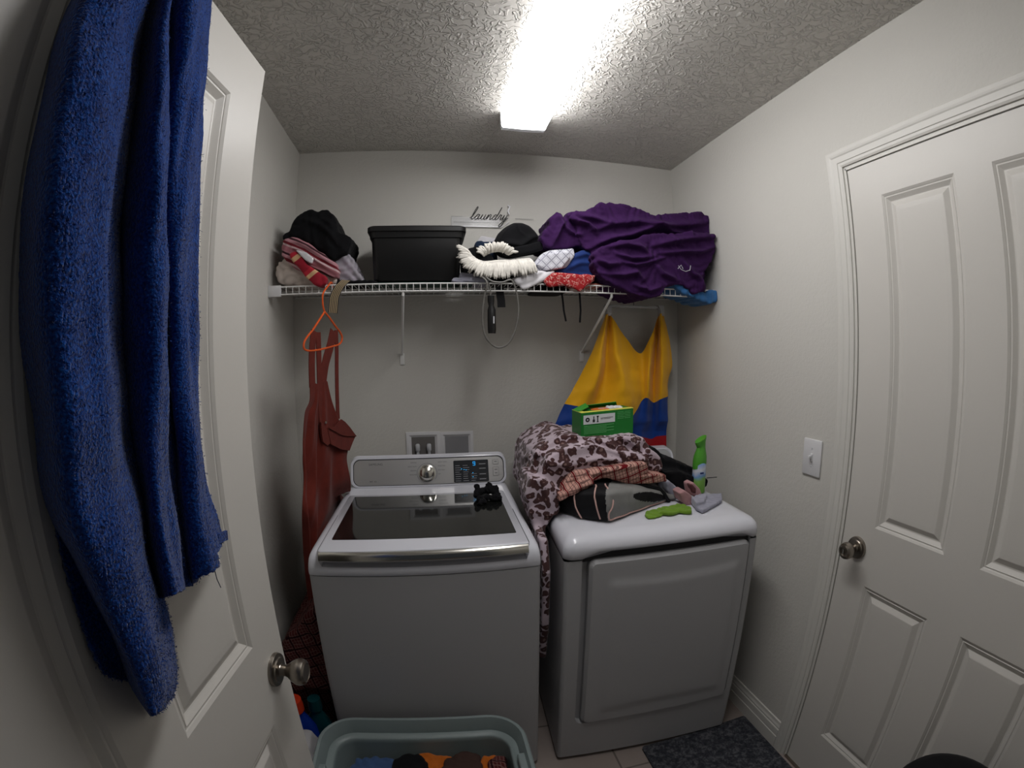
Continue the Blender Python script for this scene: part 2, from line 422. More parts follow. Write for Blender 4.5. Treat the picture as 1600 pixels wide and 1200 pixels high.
# ------------------------------------------------------------------ washer
WM = (0.2258, -0.7882, 0.0); WAng = -0.0109
ws = tag(empty('washing_machine', WM, WAng), 'white top-loading washer with dark glass lid and silver control panel', 'washing machine')
wp = lambda mb, name, m, par=None, **k: mb.build(name, m, par or ws, world=False, **k)
mb = MB(); bow = lambda x: -0.010*(1-((x-0.343)/0.343)**2)
def cab(z, r=0.018, w=0.686, dep=0.70, b=1.0):
    out = []
    for k in range(13):
        x = r*0.9+(w-1.8*r)*k/12; out.append((x, b*bow(x), z))
    for cx, cy, a0 in ((w-r, r, -90), (w-r, dep-r, 0), (r, dep-r, 90), (r, r, 180)):
        for k in range(5):
            if a0 == -90 and k == 0 or a0 == 180 and k == 4: continue
            a = math.radians(a0+90*k/4); out.append((cx+r*math.cos(a), cy+r*math.sin(a), z))
    return out
wp(MB().rings([cab(z) for z in (0.02, 0.06, 0.45, 0.85, 0.8555)]), 'cabinet', M['shaded_white_panel'])
wp(MB().rings([[(0.02+(p[0]-0.02)*0.985, p[1]*0.985+0.006, z) for p in cab(0)] for z in (0.8555, 0.8585)]), 'seam', M['gasket'])
# the deck: one lofted shell with a hollow for the lid handle in its front
full = [(0, .8585), (-.002, .868), (-.0015, .885), (.003, .903), (.012, .917), (.028, .926), (.06, .930), (.3, .931), (.6, .934), (.70, .936)]
lip = [(0, .8585), (-.003, .866), (-.0035, .878), (.001, .886), (.010, .8865), (.020, .889), (.030, .900), (.032, .918), (.3, .920), (.70, .936)]
def sect(P, x, drop=0.0, inset=0.0):
    b = bow(x)
    return [(x, y+b*max(0, 1-y/0.2)+(inset if y < 0.2 else 0), z-drop*(z-.8585)/.07) for y, z in P] + [(x, .70, .8585)]
R = [sect(full, 0.000, .030, .010), sect(full, .003, .016, .004), sect(full, .010, .006, .001), sect(full, .022, 0), sect(full, .036, 0), sect(lip, .044, 0)]
R += [sect(lip, .044+.598*k/12, 0) for k in range(1, 13)]
R += [sect(full, .650, 0), sect(full, .664, 0), sect(full, .676, .006, .001), sect(full, .683, .016, .004), sect(full, .686, .030, .010)]
wp(MB().rings(R), 'deck', M['white_enamel'], auto=50)
# lid with glass window
def lidring(x0, x1, y0, y1, z, r=0.012):
    return [(a, b+(bow(a) if b < y0+0.05 else 0), z) for a, b in rrect(x0, x1, y0, y1, r, 5)]
lid = wp(MB().rings([lidring(.036, .650, -.001, .535, .921), lidring(.036, .650, -.001, .535, .9345), lidring(.038, .648, .001, .533, .937)]), 'lid', M['white_enamel'], auto=50)
wp(MB().rings([[(x, y, .9368) for x, y in rrect(.062, .626, .080, .512, .006, 3)], [(x, y, .9382) for x, y in rrect(.0625, .6255, .0805, .5115, .006, 3)]]), 'glass_window', M['glass_dark'], lid)
wp(MB().rings([lidring(.0325, .6535, .010, .540, z) for z in (.920, .9312)]), 'lid_seam', M['gasket'])
# chrome handle bar
hp = [(-.004, .9345), (-.010, .930), (-.0140, .921), (-.0135, .912), (-.009, .9075), (.002, .908), (.012, .913), (.014, .934)]
R = []
for k in range(25):
    x = .041+.604*k/24; R.append([(x, y+bow(x), z) for y, z in hp])
wp(MB().rings(R), 'lid_handle', M['chrome'], lid)
# console
def cpt(x, t, off=0.0):      # point on slanted fascia, t = height up the slope from 0 to 0.123
    c, s_ = 0.319, 0.948
    return (x, 0.648+t*c+off*s_*-1, 0.9365+t*s_+off*c)
co_out = rrect(.022, .682, -.004, .124, .034, 8)
co_in = rrect(.0362, .6688, .0062, .1128, .028, 8)
R = [[(x, 0.700, 0.9365+t) for x, t in co_out], [cpt(x, t, -.003) for x, t in rrect(.021, .683, -.004, .125, .034, 8)], [cpt(x, t, .004) for x, t in rrect(.023, .681, -.003, .123, .033, 8)],
     [cpt(x, t, .005) for x, t in rrect(.031, .674, .003, .117, .031, 8)], [cpt(x, t, .002) for x, t in rrect(.033, .672, .004, .116, .030, 8)]]
cons = wp(MB().rings(R), 'console', M['white_enamel'], auto=50)
wp(MB().rings([[cpt(x, t, .0010) for x, t in rrect(.0325, .6725, .0025, .1165, .031, 8)], [cpt(x, t, .0021) for x, t in rrect(.0325, .6725, .0025, .1165, .031, 8)]]), 'fascia_gap', M['gasket'], cons)
wp(MB().rings([[cpt(x, t, .0015) for x, t in co_in], [cpt(x, t, .0024) for x, t in co_in]]), 'fascia', M['silver'], cons)
nrm = Vector((0, -0.948, 0.319))
kc = Vector(cpt(.346, .052, .002))
wp(MB().lathe([(0, 0), (.036, 0), (.036, .003), (.031, .004), (.030, .014), (.028, .020), (.022, .024), (0, .025)], kc, nrm, 48), 'dial', M['chrome'], cons)
R1 = MB(); up = Vector((0, .319, .948)); X1 = Vector((1, 0, 0))
R1.tube([kc+nrm*0.001+(X1*math.cos(a)+up*math.sin(a))*0.042 for a in [math.radians(-40+k*260/40) for k in range(41)]], 0.0006, 5)
wp(R1, 'dial_ring', M['ink'], cons)
mb = MB(); mb.rings([[cpt(x, t, .0024) for x, t in rrect(.458, .606, .008, .101, .004, 3)], [cpt(x, t, .0034) for x, t in rrect(.458, .606, .008, .101, .004, 3)]])
disp = wp(mb, 'display_panel', M['display'], cons)
mb = MB()
for x, t0 in ((.575, .083), (.575, .064), (.575, .040), (.575, .019)):
    wp(MB().rings([[cpt(a, b, o) for a, b in rrect(x-.013, x+.026, t0-.0075, t0+.0075, .002, 2)] for o in (.0034, .0042)]), 'pad_button', M['gasket'], cons)
mb = MB(); rr_ = random.Random(3)
for i in range(8):
    for j in range(3):
        if j == 2 and i > 3: continue
        t0 = .014+i*.0092; x = .464+j*.033+(rr_.random()*.002)
        w_ = .018+rr_.random()*.009
        a, b, c_, d_ = cpt(x, t0, .0037), cpt(x+w_, t0, .0037), cpt(x+w_, t0+.0012, .0037), cpt(x, t0+.0012, .0037)
        mb.add([a, b, c_, d_], [(0, 1, 2, 3)])
for t0 in (.083, .064, .040, .019):
    a, b, c_, d_ = cpt(.567, t0-.001, .0045), cpt(.594, t0-.001, .0045), cpt(.594, t0+.001, .0045), cpt(.567, t0+.001, .0045)
    mb.add([a, b, c_, d_], [(0, 1, 2, 3)])
wp(mb, 'display_lettering', M['ink_light'], cons, smooth=False)
def seg_digit(mb, x, t, w, h, segs, th=.0018):
    L = {'a': (0, h, w, h), 'g': (0, h/2, w, h/2), 'd': (0, 0, w, 0), 'f': (0, h/2, 0, h), 'b': (w, h/2, w, h), 'c': (w, 0, w, h/2), 'e': (0, 0, 0, h/2)}
    for s_ in segs:
        a, b, c_, d_ = L[s_]; e = th/2
        mb.add([cpt(x+a-e, t+b-e, .0040), cpt(x+c_+e, t+b-e, .0040), cpt(x+c_+e, t+d_+e, .0040), cpt(x+a-e, t+d_+e, .0040)], [(0, 1, 2, 3)])
mb = MB(); seg_digit(mb, .541, .078, .0085, .015, 'abcdfg')
for x, t0 in ((.500, .060), (.509, .058), (.537, .045), (.490, .063), (.537, .028)): mb.add([cpt(x, t0, .004), cpt(x+.004, t0, .004), cpt(x+.004, t0+.003, .004), cpt(x, t0+.003, .004)], [(0, 1, 2, 3)])
wp(mb, 'display_digits', M['led'], cons, smooth=False)
mb = MB()
for nm_, (x0, x1, t0, t1) in (('power_button', (.625, .650, .078, .100)), ('start_button', (.624, .650, .030, .068))):
    wp(MB().rings([[cpt(a, b, o) for a, b in rrect(x0, x1, t0, t1, .003, 2)] for o in (.0022, .0042)]), nm_, M['silver'], cons)
mb = MB()
for (x0, x1, t0, t1) in ((.625, .650, .078, .100), (.624, .650, .030, .068)):
    R = [cpt(a, b, .0044) for a, b in rrect(x0+.001, x1-.001, t0+.001, t1-.001, .003, 2)]
    mb.tube(R, .0005, 4, closed=True)
for t0 in (.040, .055, .089): mb.add([cpt(.632, t0, .0045), cpt(.643, t0, .0045), cpt(.643, t0+.003, .0045), cpt(.632, t0+.003, .0045)], [(0, 1, 2, 3)])
wp(mb, 'button_outline', M['ink'], cons)
TS = root_frame(ws)
def face_text(s_, x, t0, size, m, al='LEFT', nm='lettering'):
    F = Matrix(((1, 0, 0, 0), (0, .319, -.948, 0), (0, .948, .319, 0), (0, 0, 0, 1)))
    p = Vector(cpt(x, t0, .0026))
    return text(s_, nm, m, TS @ Matrix.Translation(p) @ F, size, cons, 0.0001, al)
face_text('SAMSUNG', .100, .094, .013, M['ink'], nm='maker_lettering')
for i, s_ in enumerate(('NORMAL', 'HEAVY DUTY', 'BEDDING', 'DELICATES')): face_text(s_, .303, .098-.017*i, .0062, M['ink'], 'RIGHT')
for i, s_ in enumerate(('QUICK WASH', 'RINSE+SPIN', 'SPIN ONLY', 'OFF')): face_text(s_, .392, .098-.017*i, .0062, M['ink'])
face_text('VRT  4.5', .102, .022, .0085, M['ink_dark'])
for x, y in ((.07, .06), (.62, .06), (.07, .64), (.62, .64)): wp(MB().lathe([(0, 0), (.022, 0), (.022, .022), (0, .022)], (x, y, 0), n=16), 'foot', M['gasket'])

# ------------------------------------------------------------------ dryer
DM = (0.9823, -0.7954, 0.0); DAng = -0.0575
dr = tag(empty('clothes_dryer', DM, DAng), 'white front-loading dryer with a large square door, right of the washer', 'dryer')
dp = lambda mb, name, m, par=None, **k: mb.build(name, m, par or dr, world=False, **k)
# body: front panel with a sunk door pocket
mb = MB()
mb.rings([cab(z, b=0) for z in (0.018, 0.04)])
px0, px1, pz0, pz1 = .056, .6535, .1895, .892
ol = rrect(px0, px1, pz0, pz1, .030, 6); 
def cabinet_front(mb):
    # rim around the pocket, stitched from the outer rectangle to the pocket outline
    n = len(ol); outer = []
    for (x, z) in ol:
        dx, dz = x-(px0+px1)/2, z-(pz0+pz1)/2
        sx = (.343-.012)/max(abs(dx), 1e-6); sz = ((.885-.030)/2+.0)/max(abs(dz), 1e-6)
        k = min((.331 if True else 0)/max(abs(dx), 1e-6), .42/max(abs(dz), 1e-6))
        ox = (px0+px1)/2+dx*k; oz = (pz0+pz1)/2+dz*k
        outer.append((min(max(ox, .012), .674), min(max(oz, .030), .880)))
    return outer
mb = MB()
side = [(.012, 0), (.006, .002), (.002, .006), (0, .012), (0, .70), (.686, .70), (.686, .012), (.684, .006), (.680, .002), (.674, 0)]
for z0, z1 in ((.018, .186), (.186, .860)):
    mb.rings([[(x, y, z0) for x, y in side], [(x, y, z1) for x, y in side]], caps=False, closed=False)
mb.add([(.012, 0, .018), (.674, 0, .018), (.674, 0, .150), (.012, 0, .150)], [(0, 1, 2, 3)])
mb.add([(.012, 0, .150), (px0, 0, .150), (px0, 0, .860), (.012, 0, .860)], [(0, 1, 2, 3)])
mb.add([(px1, 0, .150), (.674, 0, .150), (.674, 0, .860), (px1, 0, .860)], [(0, 1, 2, 3)])
arc = [(x, z) for x, z in ol]
# pocket bottom corners
bot = [(x, z) for x, z in ol if z < .30]
bot = sorted(bot, key=lambda p: p[0])
for a, b in zip(bot[:-1], bot[1:]):
    mb.add([(a[0], 0, .150), (b[0], 0, .150), (b[0], 0, b[1]), (a[0], 0, a[1])], [(0, 1, 2, 3)])
for k in range(len(ol)):
    a, b = ol[k], ol[(k+1) % len(ol)]
    if a[1] > .885 and b[1] > .885 and abs(a[0]-b[0]) < 1e-6: continue
    mb.add([(a[0], 0, a[1]), (b[0], 0, b[1]), (b[0], .026, b[1]), (a[0], .026, a[1])], [(0, 1, 2, 3)])
mb.add([(x, .026, z) for x, z in ol], [tuple(range(len(ol)))])
mb.add([(x, y, .018) for x, y in side], [tuple(range(len(side)))])
dp(mb, 'cabinet', M['shaded_white_panel'], auto=30)
# door slab, softly embossed
dx0, dx1, dz0, dz1 = .079, .653, .190, .858
nu, nv = 60, 70; G = np.zeros((nv+1, nu+1, 3))
for j in range(nv+1):
    for i in range(nu+1):
        u, v = i/nu, j/nv
        x = dx0+(dx1-dx0)*u; z = dz0+(dz1-dz0)*v
        ex = min(u, 1-u)*(dx1-dx0); ez = min(v, 1-v)*(dz1-dz0)
        y = -.010
        for e in (ex, ez):
            if e < .012: y += .012*(1-e/.012)**2.2
        # raised middle field: soft steps near the top and bottom
        def st(a, b, t): t = min(max((t-a)/(b-a), 0), 1); return t*t*(3-2*t)
        f = st(.055, .085, u*(dx1-dx0))*st(.03, .06, (1-u)*(dx1-dx0))
        cv = .018*((u-.5)*2)**2
        y -= .0055*st(.070-cv, .105-cv, (dz1-z))*st(.050-cv, .090-cv, (z-dz0))*f
        G[j, i] = (x, y, z)
# round the door's corners by pulling them in
for j in range(nv+1):
    for i in range(nu+1):
        x, y, z = G[j, i]; r = .024
        cx = min(max(x, dx0+r), dx1-r); cz = min(max(z, dz0+r), dz1-r)
        ddx, ddz = x-cx, z-cz; L = max(abs(ddx), abs(ddz))
        if ddx and ddz:
            k = L/math.hypot(ddx, ddz); G[j, i, 0] = cx+ddx*k; G[j, i, 2] = cz+ddz*k
mb = MB().grid(G)
edge = [tuple(G[0, i]) for i in range(nu+1)]+[tuple(G[j, nu]) for j in range(1, nv+1)]+[tuple(G[nv, i]) for i in range(nu-1, -1, -1)]+[tuple(G[j, 0]) for j in range(nv-1, 0, -1)]
mb.rings([edge, [(p[0], .026, p[2]) for p in edge]], caps=False)
dp(mb, 'door', M['white_enamel' if False else 'shaded_white_panel'], auto=40)
# top: rounded deck
def dtop(z, ins, front):
    o_ = []
    arc_ = lambda x: min(1, max(0, (x-.055)/.05))*min(1, max(0, (.665-x)/.05))
    base_ = rrect(ins, .686-ins, front, .70, .03, 6)
    i_ = max(range(len(base_)), key=lambda k: math.hypot(base_[k][0]-base_[(k+1) % len(base_)][0], 0) if base_[k][1] < front+.001 and base_[(k+1) % len(base_)][1] < front+.001 else 0)
    a_, c_ = base_[i_], base_[(i_+1) % len(base_)]
    fr = [(a_[0]+(c_[0]-a_[0])*k/24, a_[1]) for k in range(1, 24)]
    for x, y in base_[:i_+1]+fr+base_[i_+1:]:
        f_ = arc_(x) if y < .05 else 0
        o_.append((x, y, z+max(0, .902-z)*.56*f_))
    return o_
R = [dtop(.862, .004, .004)]
R = [dtop(.8625, 0.002, .004), dtop(.866, -.001, -.004), dtop(.880, -.002, -.009), dtop(.900, -.001, -.008), dtop(.915, .004, -.002), dtop(.927, .014, .010), dtop(.935, .030, .030), dtop(.938, .050, .055), dtop(.938, .20, .2)]
tp = dp(MB().rings(R), 'top', M['white_enamel'], auto=60)
# dark box added in the slot, painting the shade under the top's lip
dp(MB().box(.060, .650, .012, .0255, .850, .8885), 'slot_shade_box', M['gasket'])
# console at the back
def dct(x, t, off=0.0): return (x, .620+t*.34-off*.94, .937+t*.94+off*.34)
R = [[(x, .698, .9375+t) for x, t in rrect(.03, .660, -.002, .115, .03, 8)]]
R += [[dct(x, t, o) for x, t in rrect(.03+i, .660-i, -.002+i, .120-i, .036, 8)] for o, i in ((0, 0), (.005, .002), (.005, .009), (.002, .011))]
cn = dp(MB().rings(R), 'console', M['white_enamel'], auto=50)
dp(MB().rings([[dct(x, t, o) for x, t in rrect(.042, .648, .010, .108, .028, 8)] for o in (.0015, .0026)]), 'fascia', M['box_grey'] if False else M['shaded_white_panel'], cn)
mb = MB()
for x, t_ in ((.575, .085), (.575, .060), (.600, .085), (.600, .060), (.620, .072)):
    dp(MB().rings([[dct(a, b, o) for a, b in rrect(x-.006, x+.006, t_-.004, t_+.004, .002, 2)] for o in (.0026, .0034)]), 'console_button', M['ink'], cn)
for x, y in ((.07, .06), (.62, .06), (.07, .64), (.62, .64)): dp(MB().lathe([(0, 0), (.022, 0), (.022, .02), (0, .02)], (x, y, 0), n=16), 'foot', M['gasket'])

# ------------------------------------------------------------------ wire shelf
SZ, SD = 1.748, 0.322    # top of the wires, depth
sh = tag(empty('wire_shelf', (W/2, 0, SZ)), 'white vinyl coated wire shelf running wall to wall above both machines', 'shelf')
mb = MB()
for z, y in ((SZ-.002, -SD), (SZ-.030, -SD)): mb.tube([(0.012, y, z), (W-0.012, y, z)], 0.0030, 8)
for y in (-.008, -.11, -.215): mb.tube([(0.012, y, SZ-.006), (W-0.012, y, SZ-.006)], 0.0028, 8)
nw = 70
for k in range(nw+1):
    x = 0.02+(W-0.04)*k/nw
    mb.tube([(x, -.004, SZ-.002), (x, -SD+.004, SZ+.0005), (x, -SD-.002, SZ-.004), (x, -SD-.002, SZ-.030)], 0.0014, 5)
mb.build('wire_deck', M['wire'], sh)
for x in (0.0, W):
    sx = 1 if x == 0 else -1
    a, b = sorted((x, x+sx*.050)); c, d = sorted((x, x+sx*.008))
    MB().rbox(a, b, -SD-.008, -SD+.006, SZ-.038, SZ+.004, .002, 2).rbox(c, d, -SD-.006, -SD+.030, SZ-.040, SZ+.006, .002, 2).build('end_bracket', M['white_plastic'], sh)
for x, xb in ((.510, .484), (1.318, 1.294)):
    mb = MB().tube([(x, -SD+.004, SZ-.032), (x, -SD+.004, SZ-.044), (xb, -.006, 1.485)], .0052, 8)
    mb.rbox(xb-.010, xb+.010, -.006, 0, 1.440, 1.490, .002, 2)
    mb.build('support_bracket', M['wire'], sh)
    
# ------------------------------------------------------------------ cloth tools
def wob(P, f, seed):          # smooth pseudo noise in about [-1, 1]
    r = np.random.RandomState(seed); s = np.zeros(len(P))
    for k in range(6):
        d = r.normal(size=3); d /= np.linalg.norm(d); s += np.sin(P @ d*f*(0.6+0.9*r.rand())*6.283+r.rand()*6.283)
    return s/3.2
def ridge(P, d, freq, warp, seed, wf=4.0, sharp=1.0):
    d = np.array(d, float); d /= np.linalg.norm(d)
    t = P @ d*freq+warp*wob(P, wf, seed)+0.35*warp*wob(P, wf*2.3, seed+5)
    return np.abs(np.sin(math.pi*t))**sharp-0.6
def crumple(P, amp, d=(0.15, 0, 1), freq=16, seed=1, warp=1.1):
    a = 0.6+0.4*wob(P, 5, seed+11)
    o = amp*a*ridge(P, d, freq, warp, seed)
    d2 = (d[0]+0.9, d[1]+0.3, d[2]-0.35)
    o += amp*0.5*(0.5+0.5*wob(P, 6, seed+12))*ridge(P, d2, freq*1.9, warp*1.2, seed+1, 7)
    return o+amp*0.18*ridge(P, (d[2], 0.4, -d[0]), freq*4.1, warp*1.5, seed+2, 11)
def seg_dist(P2, pts):
    """distance and signed offset (positive above) from the points to a polyline, in the x-z plane"""
    best = np.full(len(P2), 1e9); sg = np.zeros(len(P2)); tt = np.zeros(len(P2)); n = len(pts)-1
    for i, (a, b) in enumerate(zip(pts[:-1], pts[1:])):
        a = np.array(a); b = np.array(b); ab = b-a; L = ab @ ab+1e-12
        t = np.clip((P2-a) @ ab/L, 0, 1); c = a+t[:, None]*ab; v = P2-c; d = np.hypot(v[:, 0], v[:, 1])
        nn = np.array([-ab[1], ab[0]]); nn = nn*(1 if nn[1] >= 0 else -1)
        s_ = np.sign(v @ nn); m = d < best
        best[m] = d[m]; sg[m] = s_[m]; tt[m] = (i+t[m])/n
    return best, sg, tt
def strokes(P, N, S_, side=-1):
    """raised folds drawn on the front of a heap: soft above, undercut below"""
    o = np.zeros(len(P)); P2 = P[:, [0, 2]]; front = np.clip(-N[:, 1]*1.6, 0, 1)
    for pts, w, h in S_:
        d, sg, t = seg_dist(P2, pts); ww = np.where(sg > 0, w, w*0.38)
        o += h*np.exp(-(d/ww)**2)*np.sin(np.clip(t, 0.04, 0.96)*math.pi)**0.5*front
    return o
def ellip(mb, c, r, n=20):
    return mb.rings([[(c[0]+r[0]*math.sin(a)*math.cos(b), c[1]+r[1]*math.sin(a)*math.sin(b), c[2]+r[2]*math.cos(a)) for b in [2*math.pi*k/n for k in range(n)]]
                     for a in [0.02+(math.pi-0.04)*i/12 for i in range(13)]])
def slab(mb, outline, y0, y1, plane='xz', taper=0.0):
    if taper:
        cx = sum(p[0] for p in outline)/len(outline); cz = sum(p[1] for p in outline)/len(outline)
        sh = [(cx+(a-cx)*(1-taper), cz+(b-cz)*(1-taper)) for a, b in outline]
        def Pt(a, b, c): return (a, c, b) if plane == 'xz' else ((c, a, b) if plane == 'yz' else (a, b, c))
        m_ = y0+(y1-y0)*0.3
        return mb.rings([[Pt(a, b, y0) for a, b in sh], [Pt(a, b, m_) for a, b in outline], [Pt(a, b, y1) for a, b in sh]])
    return mb.prism(outline, y0, y1, plane)
def sculpt(name, mb, mats, parent=None, vox=0.005, smooth=8, disp=None, slots=None, post=None, clampz=None, clampx=(0.003, W-0.003)):
    me = bpy.data.meshes.new('t'); me.from_pydata(mb.v, [], mb.f); o = bpy.data.objects.new('t', me); COL.objects.link(o)
    md = o.modifiers.new('r', 'REMESH'); md.mode = 'VOXEL'; md.voxel_size = vox; md.adaptivity = 0
    dg = bpy.context.evaluated_depsgraph_get(); m2 = bpy.data.meshes.new_from_object(o.evaluated_get(dg))
    bpy.data.objects.remove(o); bpy.data.meshes.remove(me)
    n = len(m2.vertices); P = np.empty(n*3); m2.vertices.foreach_get('co', P); P = P.reshape(-1, 3)
    E_ = np.empty(len(m2.edges)*2, int); m2.edges.foreach_get('vertices', E_); E_ = E_.reshape(-1, 2)
    deg = np.bincount(E_.ravel(), minlength=n)[:, None].astype(float); deg[deg == 0] = 1
    def relax(P, k):
        for _ in range(k):
            Q = np.zeros_like(P); np.add.at(Q, E_[:, 0], P[E_[:, 1]]); np.add.at(Q, E_[:, 1], P[E_[:, 0]]); P = 0.4*P+0.6*Q/deg
        return P
    P = relax(P, smooth)
    if disp is not None:
        m2.vertices.foreach_set('co', P.ravel()); m2.update()
        Nn = np.empty(n*3); m2.vertices.foreach_get('normal', Nn); Nn = Nn.reshape(-1, 3)
        P = P+Nn*disp(P, Nn)[:, None]; P = relax(P, 1)
    P[:, 0] = np.clip(P[:, 0], *clampx); P[:, 1] = np.minimum(P[:, 1], -0.004)
    if clampz is not None: P[:, 2] = np.maximum(P[:, 2], clampz)
    if post is not None: P = post(P)
    if parent is not None:
        inv = np.array(root_frame(parent).inverted()); PP = P @ inv[:3, :3].T+inv[:3, 3]
    else: PP = P
    m2.vertices.foreach_set('co', PP.ravel()); m2.name = name
    m2.materials.clear()
    for m in (mats if isinstance(mats, (list, tuple)) else [mats]): m2.materials.append(m)
    if slots is not None:
        C_ = np.array([P[list(p.vertices)].mean(0) for p in m2.polygons]); m2.polygons.foreach_set('material_index', slots(C_).astype(int))
    m2.polygons.foreach_set('use_smooth', [True]*len(m2.polygons)); m2.update()
    o = bpy.data.objects.new(name, m2); COL.objects.link(o)
    if parent is not None: o.parent = parent
    return o
def catmull(ctrl, n):        # smooth resampling of a control list to n points
    C_ = np.array(ctrl, float); m = len(C_); out = []
    for k in range(n):
        t = k*(m-1)/(n-1); i = min(int(t), m-2); f = t-i
        p0, p1, p2, p3 = C_[max(i-1, 0)], C_[i], C_[i+1], C_[min(i+2, m-1)]
        out.append(0.5*((2*p1)+(-p0+p2)*f+(2*p0-5*p1+4*p2-p3)*f*f+(-p0+3*p1-3*p2+p3)*f**3))
    return np.array(out)
def sheet(cols, nu, nv):     # cols: control columns (top to bottom) -> (nv, nu, 3) grid
    A = [catmull(c, nv) for c in cols]
    return np.array([catmull([a[j] for a in A], nu) for j in range(nv)])
def thicken(mb, G, th):      # closed cloth of real thickness from a grid
    n, m, _ = G.shape
    du = np.gradient(G, axis=1); dv = np.gradient(G, axis=0); Nn = np.cross(du, dv); Nn /= np.linalg.norm(Nn, axis=2, keepdims=True)+1e-9
    A, B = G+Nn*th/2, G-Nn*th/2
    k = len(mb.v)
    mb.v += [tuple(p) for p in A.reshape(-1, 3)]+[tuple(p) for p in B.reshape(-1, 3)]
    f = []; o = n*m; I = lambda i, j, s_=0: k+s_*o+i*m+j
    for i in range(n-1):
        for j in range(m-1):
            f.append((I(i, j), I(i, j+1), I(i+1, j+1), I(i+1, j))); f.append((I(i, j, 1), I(i+1, j, 1), I(i+1, j+1, 1), I(i, j+1, 1)))
    for i in range(n-1):
        f.append((I(i, 0), I(i+1, 0), I(i+1, 0, 1), I(i, 0, 1))); f.append((I(i, m-1), I(i, m-1, 1), I(i+1, m-1, 1), I(i+1, m-1)))
    for j in range(m-1):
        f.append((I(0, j), I(0, j, 1), I(0, j+1, 1), I(0, j+1))); f.append((I(n-1, j), I(n-1, j+1), I(n-1, j+1, 1), I(n-1, j, 1)))
    mb.f += f; mb.m += [mb.cur]*len(f); return mb
def onto(o, pts, off=0.001):      # lay points on the surface of an object
    inv = root_frame(o).inverted(); out = []
    for p in pts:
        ok, loc, nn, _ = o.closest_point_on_mesh(inv @ Vector(p)); out.append(tuple(root_frame(o) @ (loc+nn*off)))
    return out
def one(o, label, cat, group=None): return tag(o, label, cat, group)

# ------------------------------------------------------------------ cloth materials
def towel_mat():
    m = mat('blue_terry', S((8, 40, 112)), 1.0, spec=0.05, sheen=0.25); g = N(m)
    a = g.n('ShaderNodeTexNoise'); a.inputs['Scale'].default_value = 330; a.inputs['Detail'].default_value = 2
    b = g.n('ShaderNodeTexNoise'); b.inputs['Scale'].default_value = 30; b.inputs['Detail'].default_value = 3
    co = g.coord(); g.l(co, a.inputs['Vector']); g.l(co, b.inputs['Vector'])
    f = g.math('ADD', g.math('MULTIPLY', a.outputs[0], 0.75), g.math('MULTIPLY', b.outputs[0], 0.15))
    g.color(g.ramp(f, [(0.32, S((2, 27, 80))), (0.46, S((4, 49, 120))), (0.62, S((13, 78, 160)))]))
    g.bump(f, 0.9, 0.004); return m
M['terry'] = towel_mat()
M['purple'] = fabric('purple_cotton', S((54, 25, 70)), 0.9, 500, 0.15, 0.02, 0.08)
M['black_cloth'] = fabric('black_cloth', S((15, 15, 18)), 0.85, 400, 0.25, 0.04)
M['cream'] = fabric('cream_fleece', S((190, 178, 170)), 0.95, 200, 0.3)
M['rust'] = fabric('rust_cotton', S((98, 37, 29)), 0.85, 500, 0.2, 0.08)
M['orange_plastic'] = mat('orange_plastic', S((222, 92, 38)), 0.35)
M['clear'] = mat('clear_plastic', S((225, 225, 225)), 0.12, trans=0.5, ior=1.3)
M['navy'] = fabric('navy_cloth', S((30, 44, 66)), 0.8)
M['blue_cloth'] = fabric('deep_blue_cloth', S((26, 50, 108)), 0.75)
M['sky'] = fabric('light_blue_cloth', S((56, 106, 160)), 0.8)
M['white_cloth'] = fabric('white_cloth', S((212, 210, 214)), 0.9, 300, 0.3)
M['grey_cloth'] = fabric('grey_cloth', S((150, 150, 164)), 0.9)
M['dark_green'] = fabric('dark_green_cloth', S((18, 62, 52)), 0.8)
M['salmon'] = fabric('salmon_cloth', S((196, 120, 104)), 0.85)
M['chenille'] = fabric('white_chenille', S((226, 222, 214)), 0.95, 700, 0.5, 0.2)
M['rope'] = mat('grey_rope', S((104, 102, 98)), 0.45)
M['lime'] = fabric('lime_knit', S((104, 138, 42)), 0.9, 500, 0.35)
M['denim'] = fabric('denim', S((58, 82, 122)), 0.9, 500, 0.4)
M['orange_cloth'] = fabric('orange_cloth', S((176, 92, 26)), 0.85)
M['tub'] = mat('grey_green_plastic', S((124, 136, 136)), 0.4)
M['bag_grey'] = fabric('grey_nylon', S((128, 128, 126)), 0.6, 900, 0.15, 0.0, 0.04)
M['bag_black'] = fabric('black_nylon', S((24, 24, 26)), 0.55, 900, 0.15, 0.0)
M['piping'] = mat('dusty_pink_piping', S((196, 160, 152)), 0.5)

